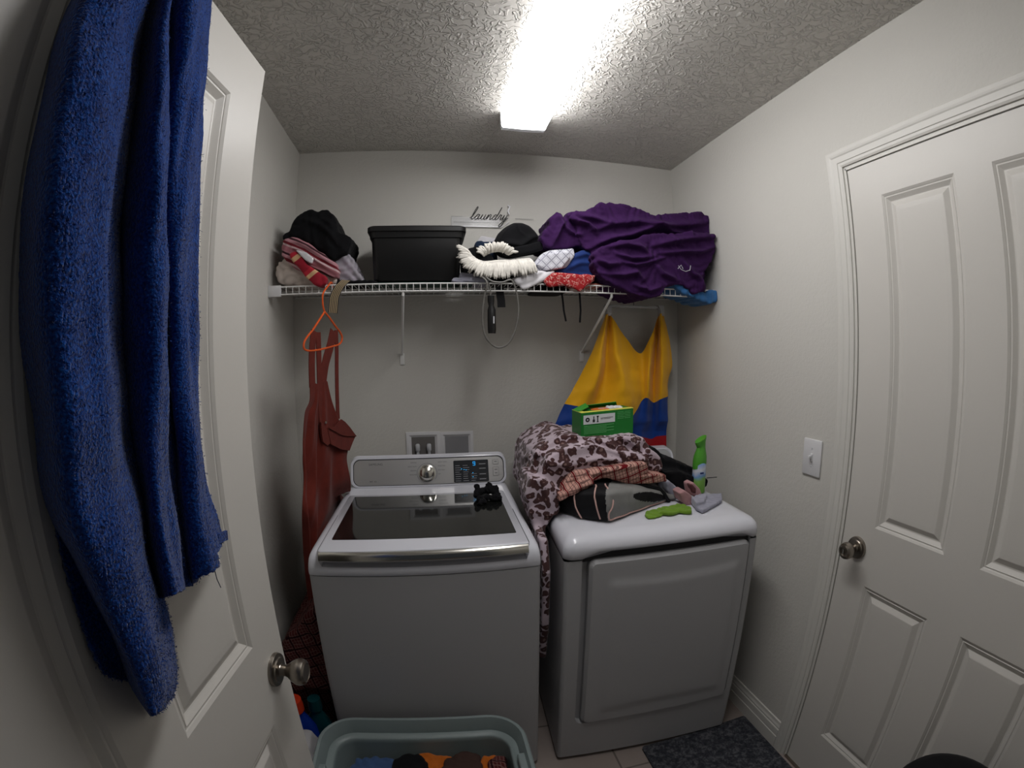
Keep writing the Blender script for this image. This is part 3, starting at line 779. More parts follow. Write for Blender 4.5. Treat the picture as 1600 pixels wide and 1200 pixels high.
# ------------------------------------------------------------------ blue towel over the open door
def towel():
    base = LD(0.38, 2.045, 0)
    t = tag(empty('bath_towel', base), 'royal blue terry bath towel draped over the open left door', 'towel')
    A = [[(0.4765, 1.853, 0.006), (0.4764, 1.732, 0.006), (0.4768, 1.643, 0.006), (0.4726, 1.585, 0.006), (0.4689, 1.529, 0.006), (0.4601, 1.449, 0.006), (0.4547, 1.352, 0.006), (0.4434, 1.304, 0.006), (0.4308, 1.256, 0.006), (0.4196, 1.204, 0.006), (0.4134, 1.129, 0.006), (0.4003, 1.074, 0.006)],
         [(0.5059, 1.807, 0.07), (0.5074, 1.698, 0.078), (0.5063, 1.621, 0.078), (0.5022, 1.571, 0.078), (0.4984, 1.522, 0.078), (0.4926, 1.453, 0.078), (0.4909, 1.369, 0.078), (0.4844, 1.329, 0.078), (0.4769, 1.29, 0.078), (0.4709, 1.246, 0.078), (0.4689, 1.189, 0.078), (0.4646, 1.146, 0.078)],
         [(0.4795, 1.824, 0.075), (0.4847, 1.707, 0.085), (0.4856, 1.625, 0.088), (0.4829, 1.573, 0.088), (0.479, 1.522, 0.088), (0.4743, 1.451, 0.088), (0.4705, 1.364, 0.088), (0.4655, 1.323, 0.088), (0.4627, 1.285, 0.088), (0.4592, 1.241, 0.088), (0.4633, 1.192, 0.088), (0.471, 1.155, 0.088)],
         [(0.4318, 1.867, 0.055), (0.4291, 1.738, 0.065), (0.4265, 1.646, 0.066), (0.4239, 1.585, 0.066), (0.4195, 1.527, 0.066), (0.4136, 1.444, 0.066), (0.4104, 1.35, 0.066), (0.4147, 1.3, 0.066), (0.4128, 1.257, 0.066), (0.4158, 1.211, 0.066), (0.425, 1.164, 0.066), (0.4373, 1.134, 0.066)],
         [(0.3915, 1.905, 0.03), (0.3751, 1.773, 0.03), (0.3705, 1.668, 0.03), (0.3656, 1.599, 0.03), (0.3605, 1.532, 0.03), (0.3558, 1.437, 0.03), (0.346, 1.343, 0.03), (0.3541, 1.272, 0.03), (0.3534, 1.22, 0.03), (0.3552, 1.173, 0.03), (0.3685, 1.121, 0.03), (0.3847, 1.097, 0.03)],
         [(0.3606, 1.937, 0.006), (0.3422, 1.795, 0.006), (0.3363, 1.682, 0.006), (0.3311, 1.608, 0.006), (0.3268, 1.535, 0.006), (0.3216, 1.433, 0.006), (0.3144, 1.333, 0.006), (0.3231, 1.256, 0.006), (0.3231, 1.199, 0.006), (0.3313, 1.155, 0.006), (0.3481, 1.107, 0.006), (0.3642, 1.083, 0.006)]]
    B = [[(0.3672, 1.931, 0.008), (0.3488, 1.791, 0.008), (0.3429, 1.68, 0.008), (0.3377, 1.606, 0.008), (0.3334, 1.535, 0.008), (0.3283, 1.434, 0.008), (0.3213, 1.335, 0.008), (0.3276, 1.258, 0.008), (0.3295, 1.204, 0.008)],
         [(0.393, 1.897, 0.05), (0.3769, 1.766, 0.055), (0.3689, 1.665, 0.055), (0.3643, 1.597, 0.055), (0.3593, 1.53, 0.055), (0.3565, 1.437, 0.055), (0.3571, 1.347, 0.055), (0.3648, 1.279, 0.055), (0.3698, 1.23, 0.055)],
         [(0.4008, 1.885, 0.07), (0.3836, 1.757, 0.082), (0.3658, 1.661, 0.082), (0.3573, 1.595, 0.082), (0.3523, 1.529, 0.082), (0.3555, 1.45, 0.082), (0.3701, 1.353, 0.082), (0.3773, 1.287, 0.082), (0.3803, 1.244, 0.082)],
         [(0.3478, 1.939, 0.028), (0.3111, 1.805, 0.028), (0.2902, 1.693, 0.028), (0.2801, 1.614, 0.028), (0.2717, 1.537, 0.028), (0.2715, 1.443, 0.028), (0.2811, 1.324, 0.028), (0.2895, 1.245, 0.028), (0.289, 1.203, 0.028)],
         [(0.357, 1.923, 0.058), (0.3257, 1.791, 0.058), (0.3134, 1.681, 0.058), (0.3039, 1.607, 0.058), (0.2972, 1.534, 0.058), (0.2948, 1.43, 0.058), (0.2944, 1.33, 0.058), (0.3004, 1.258, 0.058), (0.3038, 1.223, 0.058)],
         [(0.3371, 1.937, 0.062), (0.3027, 1.802, 0.062), (0.2905, 1.688, 0.062), (0.2861, 1.61, 0.062), (0.2805, 1.534, 0.062), (0.2793, 1.428, 0.062), (0.2757, 1.325, 0.062), (0.2758, 1.259, 0.062), (0.2772, 1.226, 0.062)],
         [(0.2592, 2.011, 0.022), (0.2298, 1.88, 0.022), (0.2094, 1.747, 0.022), (0.1997, 1.629, 0.022), (0.1997, 1.524, 0.022), (0.2023, 1.437, 0.022), (0.1877, 1.315, 0.022), (0.1778, 1.26, 0.022), (0.1771, 1.217, 0.022)]]
    C = [[(0.4538, 1.377, 0.01), (0.4535, 1.313, 0.01), (0.4549, 1.245, 0.01), (0.4566, 1.19, 0.01), (0.4526, 1.174, 0.01)], [(0.4169, 1.368, 0.016), (0.4159, 1.3, 0.016), (0.421, 1.228, 0.016), (0.4352, 1.173, 0.016), (0.4408, 1.159, 0.016)], [(0.3755, 1.357, 0.012), (0.3737, 1.283, 0.012), (0.3894, 1.194, 0.012), (0.4166, 1.151, 0.012), (0.4225, 1.144, 0.012)]]
    mb = MB()
    for cols, nu, nv, sd in ((A, 150, 420, 0), (B, 120, 340, 7), (C, 40, 120, 9)):
        # carry each column up and over the top edge of the door
        full = []
        for c in cols:
            u, z, n = c[0]
            um = 0.36+(u-0.36)*0.7
            up = [(um, 2.02, -0.050), (um, 2.052, -0.046), (um, 2.060, -0.020), (um, 2.056, 0.008), (u*0.5+um*0.5, (2.05+z)/2, 0.02+n*0.5)]
            if z > 1.97: up = up[:-1]
            if cols is C: up = []
            full.append(up+list(c))
        G = sheet(full, nu, nv)
        Pq = G.reshape(-1, 3)
        top = np.clip((2.0-Pq[:, 1])/0.12, 0, 1)
        low = np.clip((1.55-Pq[:, 1])/0.5, 0, 1)
        n_ = Pq[:, 2]
        n_ += top*(0.005*wob(Pq*[1, 0.15, 0], 14, 3+sd)+0.003*wob(Pq*[1, 0.25, 0], 30, 4+sd))
        n_ += low*0.008*wob(Pq*[1, 0.5, 0], 8, 9+sd)
        n_ += 0.0003*wob(Pq, 110, 5)+0.0005*wob(Pq, 210, 6)
        G = Pq.reshape(G.shape)
        Wd = np.zeros_like(G)
        lo = np.array(LE); dd = np.array(ldir); nn = np.array(lnor)
        Wd = lo+G[..., :1]*dd+G[..., 2:]*nn+np.array([0, 0, 1.0])*G[..., 1:2]
        thicken(mb, Wd, 0.007)
    o = mb.build('cloth', M['terry'], t, auto=0)
    # loose loops of the terry pile standing off the surface
    rs = np.random.RandomState(4); me = o.data
    n = len(me.vertices); co = np.empty(n*3); me.vertices.foreach_get('co', co); co = co.reshape(-1, 3)
    no = np.empty(n*3); me.vertices.foreach_get('normal', no); no = no.reshape(-1, 3)
    cam_side = no @ np.array(lnor) > 0.1
    idx = rs.choice(np.where(cam_side)[0], 26000); fz = MB()
    c = co[idx]+rs.normal(size=(len(idx), 3))*0.0012; nv_ = no[idx]
    t1 = np.cross(nv_, rs.normal(size=nv_.shape)); t1 /= np.linalg.norm(t1, axis=1, keepdims=True)+1e-9
    tip = c+nv_*0.0016+t1*0.0018; w_ = np.cross(t1, nv_)*0.0005
    V = np.stack([c-w_, c+w_, tip+w_*0.6, tip-w_*0.6], 1).reshape(-1, 3)
    fz.v = [tuple(p) for p in V]; fz.f = [(4*i, 4*i+1, 4*i+2, 4*i+3) for i in range(len(idx))]; fz.m = [0]*len(idx)
    f = fz.build('pile', M['terry'], t, world=False, auto=0); f['kind'] = 'stuff'
    L3 = lambda c_: [LD(u, z, n) for u, z, n in c_]
    MB().tube(L3([(0.2166, 1.209, 0.03), (0.2188, 1.192, 0.03), (0.2172, 1.176, 0.03), (0.2117, 1.16, 0.03)]), 0.0007, 5).build('loose_thread', M['navy'], t)
    tb = MB(); tb.ribbon(L3([(0.2039, 1.234, 0.035), (0.1913, 1.232, 0.035), (0.1782, 1.23, 0.035)]), tuple(Vector((0, 0, 1))), 0.014, 0.004); tb.build('hanging_loop', M['terry'], t)
towel()

# ------------------------------------------------------------------ left heap on the shelf
ZS = SZ+0.002
o = sculpt('rolled_blanket', slab(MB(), [(0.0189, 1.79), (0.0206, 1.824), (0.0353, 1.847), (0.0655, 1.861), (0.1084, 1.863), (0.1713, 1.841), (0.2334, 1.81), (0.2632, 1.77), (0.2561, 1.749), (0.1974, 1.748), (0.1231, 1.751), (0.0475, 1.754)], -0.31, -0.07), M['cream'], vox=.005, smooth=10,
           disp=lambda P, n: crumple(P, .010, (.6, 0, 1), 14, 21)+strokes(P, n, [([(0.0371, 1.769), (0.0848, 1.796), (0.1352, 1.78), (0.1972, 1.768)], .012, .010), ([(0.0632, 1.853), (0.1018, 1.825), (0.1425, 1.789)], .012, .010), ([(0.0262, 1.806), (0.059, 1.822), (0.0844, 1.816)], .010, .006)]), clampz=ZS)
one(o, 'cream rolled blanket at the left end of the wire shelf, under the pink towel', 'blanket')
def stripes_mat(name, axis_rot, scale, stops, bump=0.2, warp=0.03, wscale=6):
    m = mat(name, K(0.5), 0.9, spec=0.1, sheen=0.1); g = N(m)
    mp = g.mapping((1, 1, 1), axis_rot)
    nz = g.n('ShaderNodeTexNoise'); nz.inputs['Scale'].default_value = wscale; g.l(mp, nz.inputs['Vector'])
    sp = g.n('ShaderNodeSeparateXYZ'); g.l(mp, sp.inputs[0])
    v = g.math('ADD', sp.outputs[2], g.math('MULTIPLY', nz.outputs[0], warp))
    fr = g.math('FRACT', g.math('MULTIPLY', v, scale))
    g.color(g.ramp(fr, stops, 'CONSTANT'))
    n2 = g.n('ShaderNodeTexNoise'); n2.inputs['Scale'].default_value = 300; g.l(mp, n2.inputs['Vector']); g.bump(n2.outputs[0], bump, 0.002)
    return m
M['pink_stripe'] = stripes_mat('pink_striped_terry', (0, math.radians(-28), 0), 17, [(0, S((150, 96, 104))), (.30, S((196, 168, 170))), (.42, S((112, 34, 44))), (.58, S((178, 130, 138))), (.78, S((60, 34, 40))), (.90, S((170, 120, 128)))])
M['pink_red'] = stripes_mat('red_and_cream_terry', (0, math.radians(40), 0), 11, [(0, S((150, 36, 50))), (.62, S((206, 168, 128))), (.80, S((178, 44, 58)))])
t = tag(empty('folded_towel', (0.13, -0.2, 1.80)), 'pink and maroon striped towel folded on the cream rolled blanket', 'towel')
sculpt('folds', slab(MB(), [(0.0481, 1.891), (0.052, 1.921), (0.0742, 1.934), (0.1144, 1.93), (0.1548, 1.908), (0.1926, 1.878), (0.2248, 1.855), (0.2592, 1.829), (0.2717, 1.8), (0.2673, 1.772), (0.2383, 1.778), (0.2016, 1.798), (0.1672, 1.813), (0.1379, 1.8), (0.108, 1.811), (0.0673, 1.842), (0.0516, 1.862)], -0.33, -0.08), M['pink_stripe'], t, vox=.004, smooth=6,
       disp=lambda P, n: strokes(P, n, [([(0.0611, 1.881), (0.08, 1.914), (0.1202, 1.907), (0.1655, 1.881), (0.2129, 1.845), (0.262, 1.81)], .007, .012), ([(0.0766, 1.866), (0.0959, 1.889), (0.1387, 1.873), (0.1813, 1.842), (0.2208, 1.812), (0.2599, 1.786)], .006, .012), ([(0.0671, 1.849), (0.1018, 1.86), (0.1419, 1.843), (0.1768, 1.823)], .006, .010)])+.004*ridge(P, (.5, 0, 1), 40, .5, 4))
sculpt('flap', slab(MB(), [(0.0853, 1.866), (0.1122, 1.874), (0.1373, 1.854), (0.1527, 1.825), (0.1822, 1.804), (0.2187, 1.784), (0.2332, 1.77), (0.2287, 1.746), (0.2072, 1.738), (0.1782, 1.748), (0.1537, 1.773), (0.1237, 1.812), (0.0985, 1.837)], -0.35, -0.30), M['pink_red'], t, vox=.004, smooth=6,
       disp=lambda P, n: .004*ridge(P, (1, 0, .4), 22, .8, 5))
sculpt('tag', slab(MB(), [(0.1111, 1.878), (0.153, 1.867), (0.1802, 1.844), (0.1735, 1.823), (0.1489, 1.838)], -0.355, -0.335), M['white_cloth'], t, vox=.003, smooth=3)
o = sculpt('black_sweater', slab(slab(MB(), [(0.0419, 1.933), (0.0462, 1.953), (0.0635, 1.97), (0.0825, 2.002), (0.1066, 2.031), (0.1312, 2.048), (0.1564, 2.049), (0.1772, 2.035), (0.1944, 2.045), (0.2168, 2.046), (0.2403, 2.02), (0.254, 1.984), (0.2649, 1.953), (0.2464, 1.909), (0.2303, 1.861), (0.1927, 1.882), (0.1468, 1.913), (0.1031, 1.938)], -0.30, -0.09), [(0.2422, 1.957), (0.2915, 1.945), (0.3163, 1.927), (0.3192, 1.91), (0.3051, 1.888), (0.3006, 1.868), (0.2644, 1.853), (0.2452, 1.839), (0.2201, 1.864), (0.1947, 1.897)], -0.31, -0.12), M['black_cloth'], vox=.005, smooth=10,
           disp=lambda P, n: crumple(P, .010, (1, 0, .45), 11, 31, .9)+strokes(P, n, [([(0.1333, 2.002), (0.1845, 1.982), (0.2281, 1.945), (0.2664, 1.896)], .016, .014), ([(0.1883, 2.012), (0.2267, 1.985), (0.2453, 1.947)], .012, .010)]))
one(o, 'black garment bunched on top of the pink towel at the left end of the shelf', 'clothing')
M['film'] = mat('crumpled_plastic_film', S((205, 200, 210)), 0.18, trans=0.55, ior=1.2)
M['lilac'] = fabric('lilac_contents', S((180, 160, 178)), 0.8)
t = tag(empty('plastic_bag', (0.30, -0.2, ZS)), 'clear plastic bag of pale lilac things right of the pink towel', 'bag')
sculpt('film', slab(MB(), [(0.2378, 1.872), (0.2599, 1.881), (0.2896, 1.876), (0.3146, 1.85), (0.3347, 1.81), (0.3569, 1.766), (0.34, 1.757), (0.3034, 1.758), (0.2666, 1.761), (0.2514, 1.803)], -0.29, -0.14), M['film'], t, vox=.005, smooth=5, disp=lambda P, n: .009*ridge(P, (1, 0, .7), 30, 1.2, 8)+.005*ridge(P, (.4, .6, -1), 58, 1.2, 9), clampz=ZS)
sculpt('contents', slab(MB(), [(0.2583, 1.859), (0.2831, 1.858), (0.3033, 1.828), (0.3285, 1.768), (0.2744, 1.77)], -0.27, -0.17), M['lilac'], t, vox=.005, smooth=5, disp=lambda P, n: .005*ridge(P, (1, 0, .5), 50, .4, 8), clampz=ZS)
o = sculpt('black_cloth', slab(MB(), [(0.249, 1.77), (0.293, 1.764), (0.3657, 1.767), (0.4138, 1.763), (0.4139, 1.751), (0.2491, 1.753)], -0.30, -0.10), M['black_cloth'], vox=.004, smooth=4, disp=lambda P, n: .003*ridge(P, (1, 0, .3), 30, 1, 12), clampz=ZS)
one(o, 'flat black cloth on the shelf between the plastic bag and the black bin', 'cloth')
o = sculpt('green_cloth', slab(MB(), rrect(.36, .78, -.27, -.03, .03), ZS, ZS+.012, 'xy'), M['dark_green'], vox=.004, smooth=3, clampz=ZS)
one(o, 'dark green cloth lying flat under the black storage bin, seen through the wires', 'cloth')
# black bin with lid
bx0, bx1, bz0, bz1 = 0.375, 0.742, ZS+.013, 1.972
t = tag(empty('storage_bin', ((bx0+bx1)/2, -0.19, bz0)), 'black plastic storage bin with a rimmed lid on the wire shelf', 'storage bin')
def br(z, i, r=.028): return [(a, b, z) for a, b in rrect(bx0+i, bx1-i, -.30+i, -.055-i*.5, r, 6)]
zc = bz1
mb = MB().rings([br(bz0, .024), br(bz0+.006, .019), br(zc-.045, .010), br(zc-.044, .004), br(zc-.022, .001)])
mb.build('body', M['black_plastic'], t, auto=40)
mb = MB().rings([br(zc-.022, -.003), br(zc-.020, -.005), br(zc-.004, -.005), br(zc, -.001), br(zc, .012), br(zc-.006, .016)])
mb.build('lid', M['black_plastic'], t, auto=40)
# striped strap over the edge
M['belt'] = stripes_mat('tan_striped_webbing', (0, math.radians(97), 0), 105, [(0, S((70, 62, 52))), (.35, S((150, 132, 102))), (.55, S((60, 54, 46))), (.85, S((176, 158, 124)))], warp=0)
bp = [(0.2954, -0.3, 1.766), (0.2905, -0.325, 1.755), (0.2779, -0.334, 1.74), (0.2663, -0.335, 1.721), (0.2568, -0.335, 1.696), (0.2544, -0.335, 1.668), (0.2519, -0.335, 1.642)]
mb = MB(); nb = 11; wv = Vector((1, 0.1, -0.12)).normalized()
for k in range(nb):
    mb.slot(k % 2); mb.ribbon([tuple(Vector(p)+wv*.034*((k+.5)/nb-.5)) for p in bp], tuple(wv), .034/nb, .002)
o = mb.build('fabric_belt', [mat('belt_dark', S((52, 46, 40)), .85), mat('belt_tan', S((164, 146, 114)), .85)], auto=60)
one(o, 'tan and black striped fabric belt end hanging over the shelf front', 'belt')

# ------------------------------------------------------------------ middle of the shelf
o = sculpt('crumpled_shirt', slab(MB(), [(0.7326, 1.865), (0.7474, 1.885), (0.7772, 1.901), (0.807, 1.899), (0.8343, 1.882), (0.8565, 1.857), (0.8662, 1.816), (0.8508, 1.771), (0.7371, 1.765)], -0.27, -0.14), M['black_cloth'], vox=.005, smooth=8, disp=lambda P, n: crumple(P, .006, (.8, 0, 1), 20, 41), clampz=ZS)
one(o, 'black cloth bunched right beside the storage bin, behind the white chenille mop', 'cloth')
o = sculpt('teal_shirt', slab(MB(), [(0.7954, 1.945), (0.8089, 1.959), (0.8438, 1.952), (0.8817, 1.958), (0.8918, 1.878), (0.8858, 1.81), (0.7947, 1.809)], -0.13, -0.05), M['navy'], vox=.005, smooth=5, disp=lambda P, n: crumple(P, .004, (1, 0, .2), 16, 44), clampz=ZS)
one(o, 'slate blue folded cloth at the back of the shelf behind the black cap', 'cloth')
o = sculpt('paper_bag', slab(MB(), [(0.8142, 1.979), (0.8311, 2), (0.8958, 1.99), (0.8979, 1.909), (0.8111, 1.907)], -0.05, -0.02), M['white_cloth'], vox=.004, smooth=3, clampz=ZS)
one(o, 'white cloth edge showing above the slate blue cloth against the wall', 'cloth')
# cap
t = tag(empty('baseball_cap', (0.97, -0.2, 1.88)), 'plain black cap resting upright between the bin and the purple blanket', 'cap')
cr = MB(); slab(cr, [(0.8557, 1.9), (0.8636, 1.936), (0.8791, 1.968), (0.9099, 1.998), (0.9461, 2.018), (0.9823, 2.019), (1.013, 2.007), (1.039, 1.982), (1.054, 1.953), (1.059, 1.922), (1.053, 1.89), (0.9931, 1.878), (0.9288, 1.865), (0.8833, 1.875)], -0.25, -0.10, taper=.25)
sculpt('crown', cr, M['black_cloth'], t, vox=.004, smooth=12, disp=lambda P, n: strokes(P, n, [([(0.8733, 1.885), (0.9167, 1.917), (0.9677, 1.908), (1.012, 1.941), (1.049, 1.958)], .016, .012), ([(0.946, 2.01), (0.9609, 1.97), (0.9966, 1.94)], .005, .004)]))
br_ = MB(); slab(br_, [(0.8718, 1.883), (0.9275, 1.899), (1.004, 1.917), (1.057, 1.935), (1.056, 1.893), (0.9935, 1.875), (0.9346, 1.861), (0.8967, 1.863)], -0.272, -0.24, taper=.12)
sculpt('brim', br_, M['black_cloth'], t, vox=.004, smooth=6)
# chenille mop head: a band of soft fingers
t = tag(empty('mop_head', (0.86, -0.27, ZS)), 'white chenille mop head with thick soft fingers on the shelf front', 'mop')
sp1 = catmull([(0.7645, 1.849), (0.7936, 1.832), (0.8351, 1.825), (0.8843, 1.829), (0.934, 1.837), (0.9867, 1.843)], 120); sp2 = catmull([(0.8153, 1.858), (0.8404, 1.871), (0.8782, 1.877), (0.911, 1.865)], 30)
mb = MB(); rs = random.Random(5)
for sp, y0, rows, ln, upb in ((sp1, -.300, 3, .062, .25), (sp2, -.262, 2, .036, .9)):
    for k, (x, z) in enumerate(sp):
        for r_ in range(rows):
            f_ = k/(len(sp)-1)
            ang = math.radians(-128+f_*58+rs.uniform(-9, 9)) if upb < .5 else math.radians(150-f_*130+rs.uniform(-12, 12))
            if upb < .5 and f_ < .22: ang = math.radians(-215+f_*380+rs.uniform(-8, 8))
            L_ = ln*rs.uniform(.75, 1.1); yy = y0-.014*r_*(1 if upb < .5 else .6)
            if upb < .5 and r_ == 0: L_ *= .8
            dx, dz = math.cos(ang), math.sin(ang)
            p0 = Vector((x+rs.uniform(-.003, .003), yy, z+.006-.004*r_)); tip = p0+Vector((dx*L_, -.010-.006*r_, dz*L_))
            md = (p0+tip)/2+Vector((0, -.010, .004))
            mb.tube([p0, p0.lerp(md, .6)+Vector((0, -.002, 0)), md, md.lerp(tip, .7), tip], [.0030, .0042, .0046, .0044, .0020], 7)
mb.build('fingers', M['chenille'], t, auto=0)
sculpt('core', slab(MB(), [(0.7711, 1.838), (0.8006, 1.839), (0.9001, 1.85), (0.9858, 1.842), (0.9855, 1.822), (0.8747, 1.81), (0.7881, 1.813)], -0.28, -0.20), M['chenille'], t, vox=.005, smooth=6, clampz=ZS)
def lattice_mat():
    m = mat('lattice_print', K(.8), 0.9); g = N(m)
    a = g.mapping((1, 1, 1), (0, math.radians(45), 0)); sp = g.n('ShaderNodeSeparateXYZ'); g.l(a, sp.inputs[0])
    def line(s_, fq, w):
        fr = g.math('FRACT', g.math('MULTIPLY', s_, fq)); return g.math('LESS_THAN', g.math('ABSOLUTE', g.math('SUBTRACT', fr, 0.5)), w)
    l1 = g.math('MAXIMUM', line(sp.outputs[0], 36, .09), line(sp.outputs[2], 36, .09))
    l2 = g.math('MAXIMUM', line(sp.outputs[0], 72, .09), line(sp.outputs[2], 72, .09))
    g.color(g.mix(g.math('MAXIMUM', l1, g.math('MULTIPLY', l2, .45)), S((222, 222, 230)), S((160, 160, 172))))
    n2 = g.n('ShaderNodeTexNoise'); n2.inputs['Scale'].default_value = 400; g.l(a, n2.inputs['Vector']); g.bump(n2.outputs[0], .3, .002)
    return m
M['lattice'] = lattice_mat()
t = tag(empty('kitchen_towel', (1.09, -0.25, 1.80)), 'white hand towel with grey lattice print folded beside the mop head', 'towel')
sculpt('folded_stack', slab(MB(), [(1.004, 1.812), (1.015, 1.837), (1.041, 1.871), (1.071, 1.885), (1.165, 1.894), (1.173, 1.871), (1.153, 1.837), (1.132, 1.816), (1.075, 1.804), (1.009, 1.797)], -0.31, -0.13), M['lattice'], t, vox=.0035, smooth=2,
       disp=lambda P, n: .0025*ridge(P, (.2, 0, 1), 20, .6, 51))
sculpt('lower_fold', slab(MB(), [(1.011, 1.819), (1.054, 1.866), (1.145, 1.88), (1.149, 1.854), (1.112, 1.81), (1.053, 1.801)], -0.325, -0.30), M['lattice'], t, vox=.004, smooth=4)
o = sculpt('hand_towel', slab(slab(MB(), [(0.9171, 1.761), (0.9543, 1.779), (1.002, 1.79), (1.047, 1.796), (1.072, 1.787), (1.062, 1.764), (1.031, 1.756), (0.9959, 1.738), (0.9609, 1.723), (0.9462, 1.73)], -0.335, -0.315), [(0.9157, 1.767), (0.9961, 1.798), (1.085, 1.801), (1.087, 1.76), (0.9205, 1.755)], -0.315, -0.12), M['white_cloth'], vox=.004, smooth=5,
           disp=lambda P, n: .006*ridge(P, (-.7, 0, 1), 28, .8, 61))
one(o, 'white hand towel drooping over the shelf front below the lattice print towel', 'towel')
t = tag(empty('wash_cloth', (0.76, -0.25, ZS)), 'pale grey folded wash cloth lying flat at the mop head, right of the bin', 'cloth')
sculpt('folds', slab(slab(MB(), [(0.6908, 1.767), (0.7719, 1.769), (0.832, 1.763), (0.8319, 1.75), (0.6907, 1.75)], -0.32, -0.16), [(0.7201, 1.788), (0.7441, 1.79), (0.785, 1.783), (0.8261, 1.772), (0.826, 1.762), (0.7199, 1.761)], -0.31, -0.18), M['grey_cloth'], t, vox=.0035, smooth=4,
       disp=lambda P, n: .004*ridge(P, (.15, 0, 1), 75, .4, 71), clampz=ZS)
o = sculpt('black_shorts', slab(MB(), [(0.8347, 1.786), (0.9209, 1.782), (1.19, 1.774), (1.189, 1.758), (0.8344, 1.751)], -0.30, -0.08), M['black_cloth'], vox=.004, smooth=4, disp=lambda P, n: crumple(P, .004, (1, 0, .2), 20, 81), clampz=ZS)
one(o, 'flat black cloth under the mop head and the red bandana on the shelf', 'cloth')
o = sculpt('blue_shirt', slab(MB(), [(1.077, 1.79), (1.104, 1.812), (1.135, 1.823), (1.157, 1.855), (1.179, 1.879), (1.211, 1.893), (1.249, 1.89), (1.276, 1.871), (1.307, 1.807), (1.301, 1.778), (1.23, 1.78), (1.163, 1.788), (1.098, 1.784)], -0.30, -0.10), M['blue_cloth'], vox=.005, smooth=6,
           disp=lambda P, n: crumple(P, .006, (.3, 0, 1), 18, 91)+strokes(P, n, [([(1.124, 1.802), (1.191, 1.835), (1.272, 1.839)], .012, .010), ([(1.165, 1.855), (1.219, 1.873), (1.272, 1.86)], .010, .010)]), clampz=ZS)
one(o, 'deep blue shirt wedged between the lattice print towel and the purple blanket', 'shirt')
def bandana_mat():
    m = mat('red_print', K(.5), 0.85); g = N(m); co = g.coord()
    a = g.n('ShaderNodeTexNoise'); a.inputs['Scale'].default_value = 48; a.inputs['Detail'].default_value = 2; a.inputs['Distortion'].default_value = 1.4; g.l(co, a.inputs['Vector'])
    d = g.math('ABSOLUTE', g.math('SUBTRACT', a.outputs[0], .56))
    g.color(g.ramp(d, [(0, S((206, 176, 168))), (.012, S((206, 170, 160))), (.028, S((160, 20, 26))), (.5, S((134, 14, 20)))]))
    return m
M['bandana'] = bandana_mat()
o = sculpt('bandana', slab(slab(MB(), [(1.032, 1.751), (1.05, 1.774), (1.068, 1.787), (1.114, 1.788), (1.178, 1.783), (1.244, 1.783), (1.233, 1.76), (1.212, 1.744), (1.179, 1.715), (1.151, 1.732), (1.113, 1.741), (1.082, 1.733), (1.05, 1.734)], -0.343, -0.328), [(1.054, 1.782), (1.072, 1.792), (1.25, 1.788), (1.244, 1.762), (1.046, 1.754)], -0.33, -0.18), M['bandana'], vox=.004, smooth=4,
           disp=lambda P, n: .004*ridge(P, (1, 0, .5), 20, .8, 95))
one(o, 'red bandana with white print hanging over the shelf front under the blue shirt', 'bandana')
o = sculpt('salmon_cloth', slab(MB(), rrect(1.17, 1.46, -.30, -.07, .03), ZS, ZS+.010, 'xy'), M['salmon'], vox=.004, smooth=3, clampz=ZS)
one(o, 'salmon pink cloth flat on the shelf under the purple blanket, seen through the wires', 'cloth')
# strappy black thing
t = tag(empty('drawstring_bag', (1.10, -0.2, ZS)), 'thin black garment with two narrow straps dangling below the red bandana', 'clothing')
sculpt('fabric', slab(MB(), rrect(1.02, 1.16, -.29, -.08, .03), SZ-.020, SZ-.009, 'xy'), M['black_cloth'], t, vox=.0035, smooth=3)
for p in ([(1.118, -0.29, 1.732), (1.123, -0.29, 1.692), (1.127, -0.29, 1.649), (1.135, -0.29, 1.606)], [(1.189, -0.3, 1.733), (1.191, -0.3, 1.692), (1.193, -0.3, 1.649), (1.189, -0.3, 1.601)]):
    MB().ribbon(p, (1, .3, 0), .0075, .002).build('strap', M['black_cloth'], t)
# jump rope
t = tag(empty('jump_rope', (0.86, -0.335, ZS)), 'grey jump rope looped over the shelf front with a black foam handle', 'jump rope')
rp = [tuple(p) for p in catmull([(0.7755, -0.335, 1.789), (0.7981, -0.345, 1.768), (0.814, -0.35, 1.753), (0.8183, -0.352, 1.734), (0.8093, -0.345, 1.696), (0.8016, -0.345, 1.642), (0.8011, -0.345, 1.595), (0.8077, -0.345, 1.555), (0.8263, -0.345, 1.524), (0.8546, -0.345, 1.505), (0.8858, -0.345, 1.512), (0.9101, -0.345, 1.54), (0.9276, -0.345, 1.587), (0.9355, -0.345, 1.642), (0.9313, -0.345, 1.697), (0.9212, -0.35, 1.733), (0.907, -0.35, 1.756), (0.8757, -0.35, 1.746), (0.8397, -0.352, 1.748), (0.8164, -0.35, 1.762)], 90)]
mb = MB().tube(rp, .0036, 8)
mb.tube([tuple(p) for p in catmull([(0.7887, -0.345, 1.777), (0.8075, -0.345, 1.763), (0.824, -0.345, 1.744), (0.8309, -0.345, 1.72), (0.8306, -0.345, 1.692)], 20)], .0026, 8)
mb.build('cord', M['rope'], t)
hp_ = [(0.833, -0.345, 1.696), (0.8328, -0.345, 1.677), (0.8338, -0.345, 1.659), (0.8348, -0.345, 1.644), (0.8344, -0.345, 1.606), (0.8352, -0.345, 1.571), (0.835, -0.345, 1.557)]
MB().tube(hp_, [.0125, .0125, .0095, .0150, .0155, .0155, .0140], 16).build('handle', M['black_plastic'], t)
MB().ribbon([(0.8406, -0.362, 1.619), (0.8403, -0.362, 1.593)], (1, .2, 0), .0045, .001).build('white_mark', M['ink_light'], t)
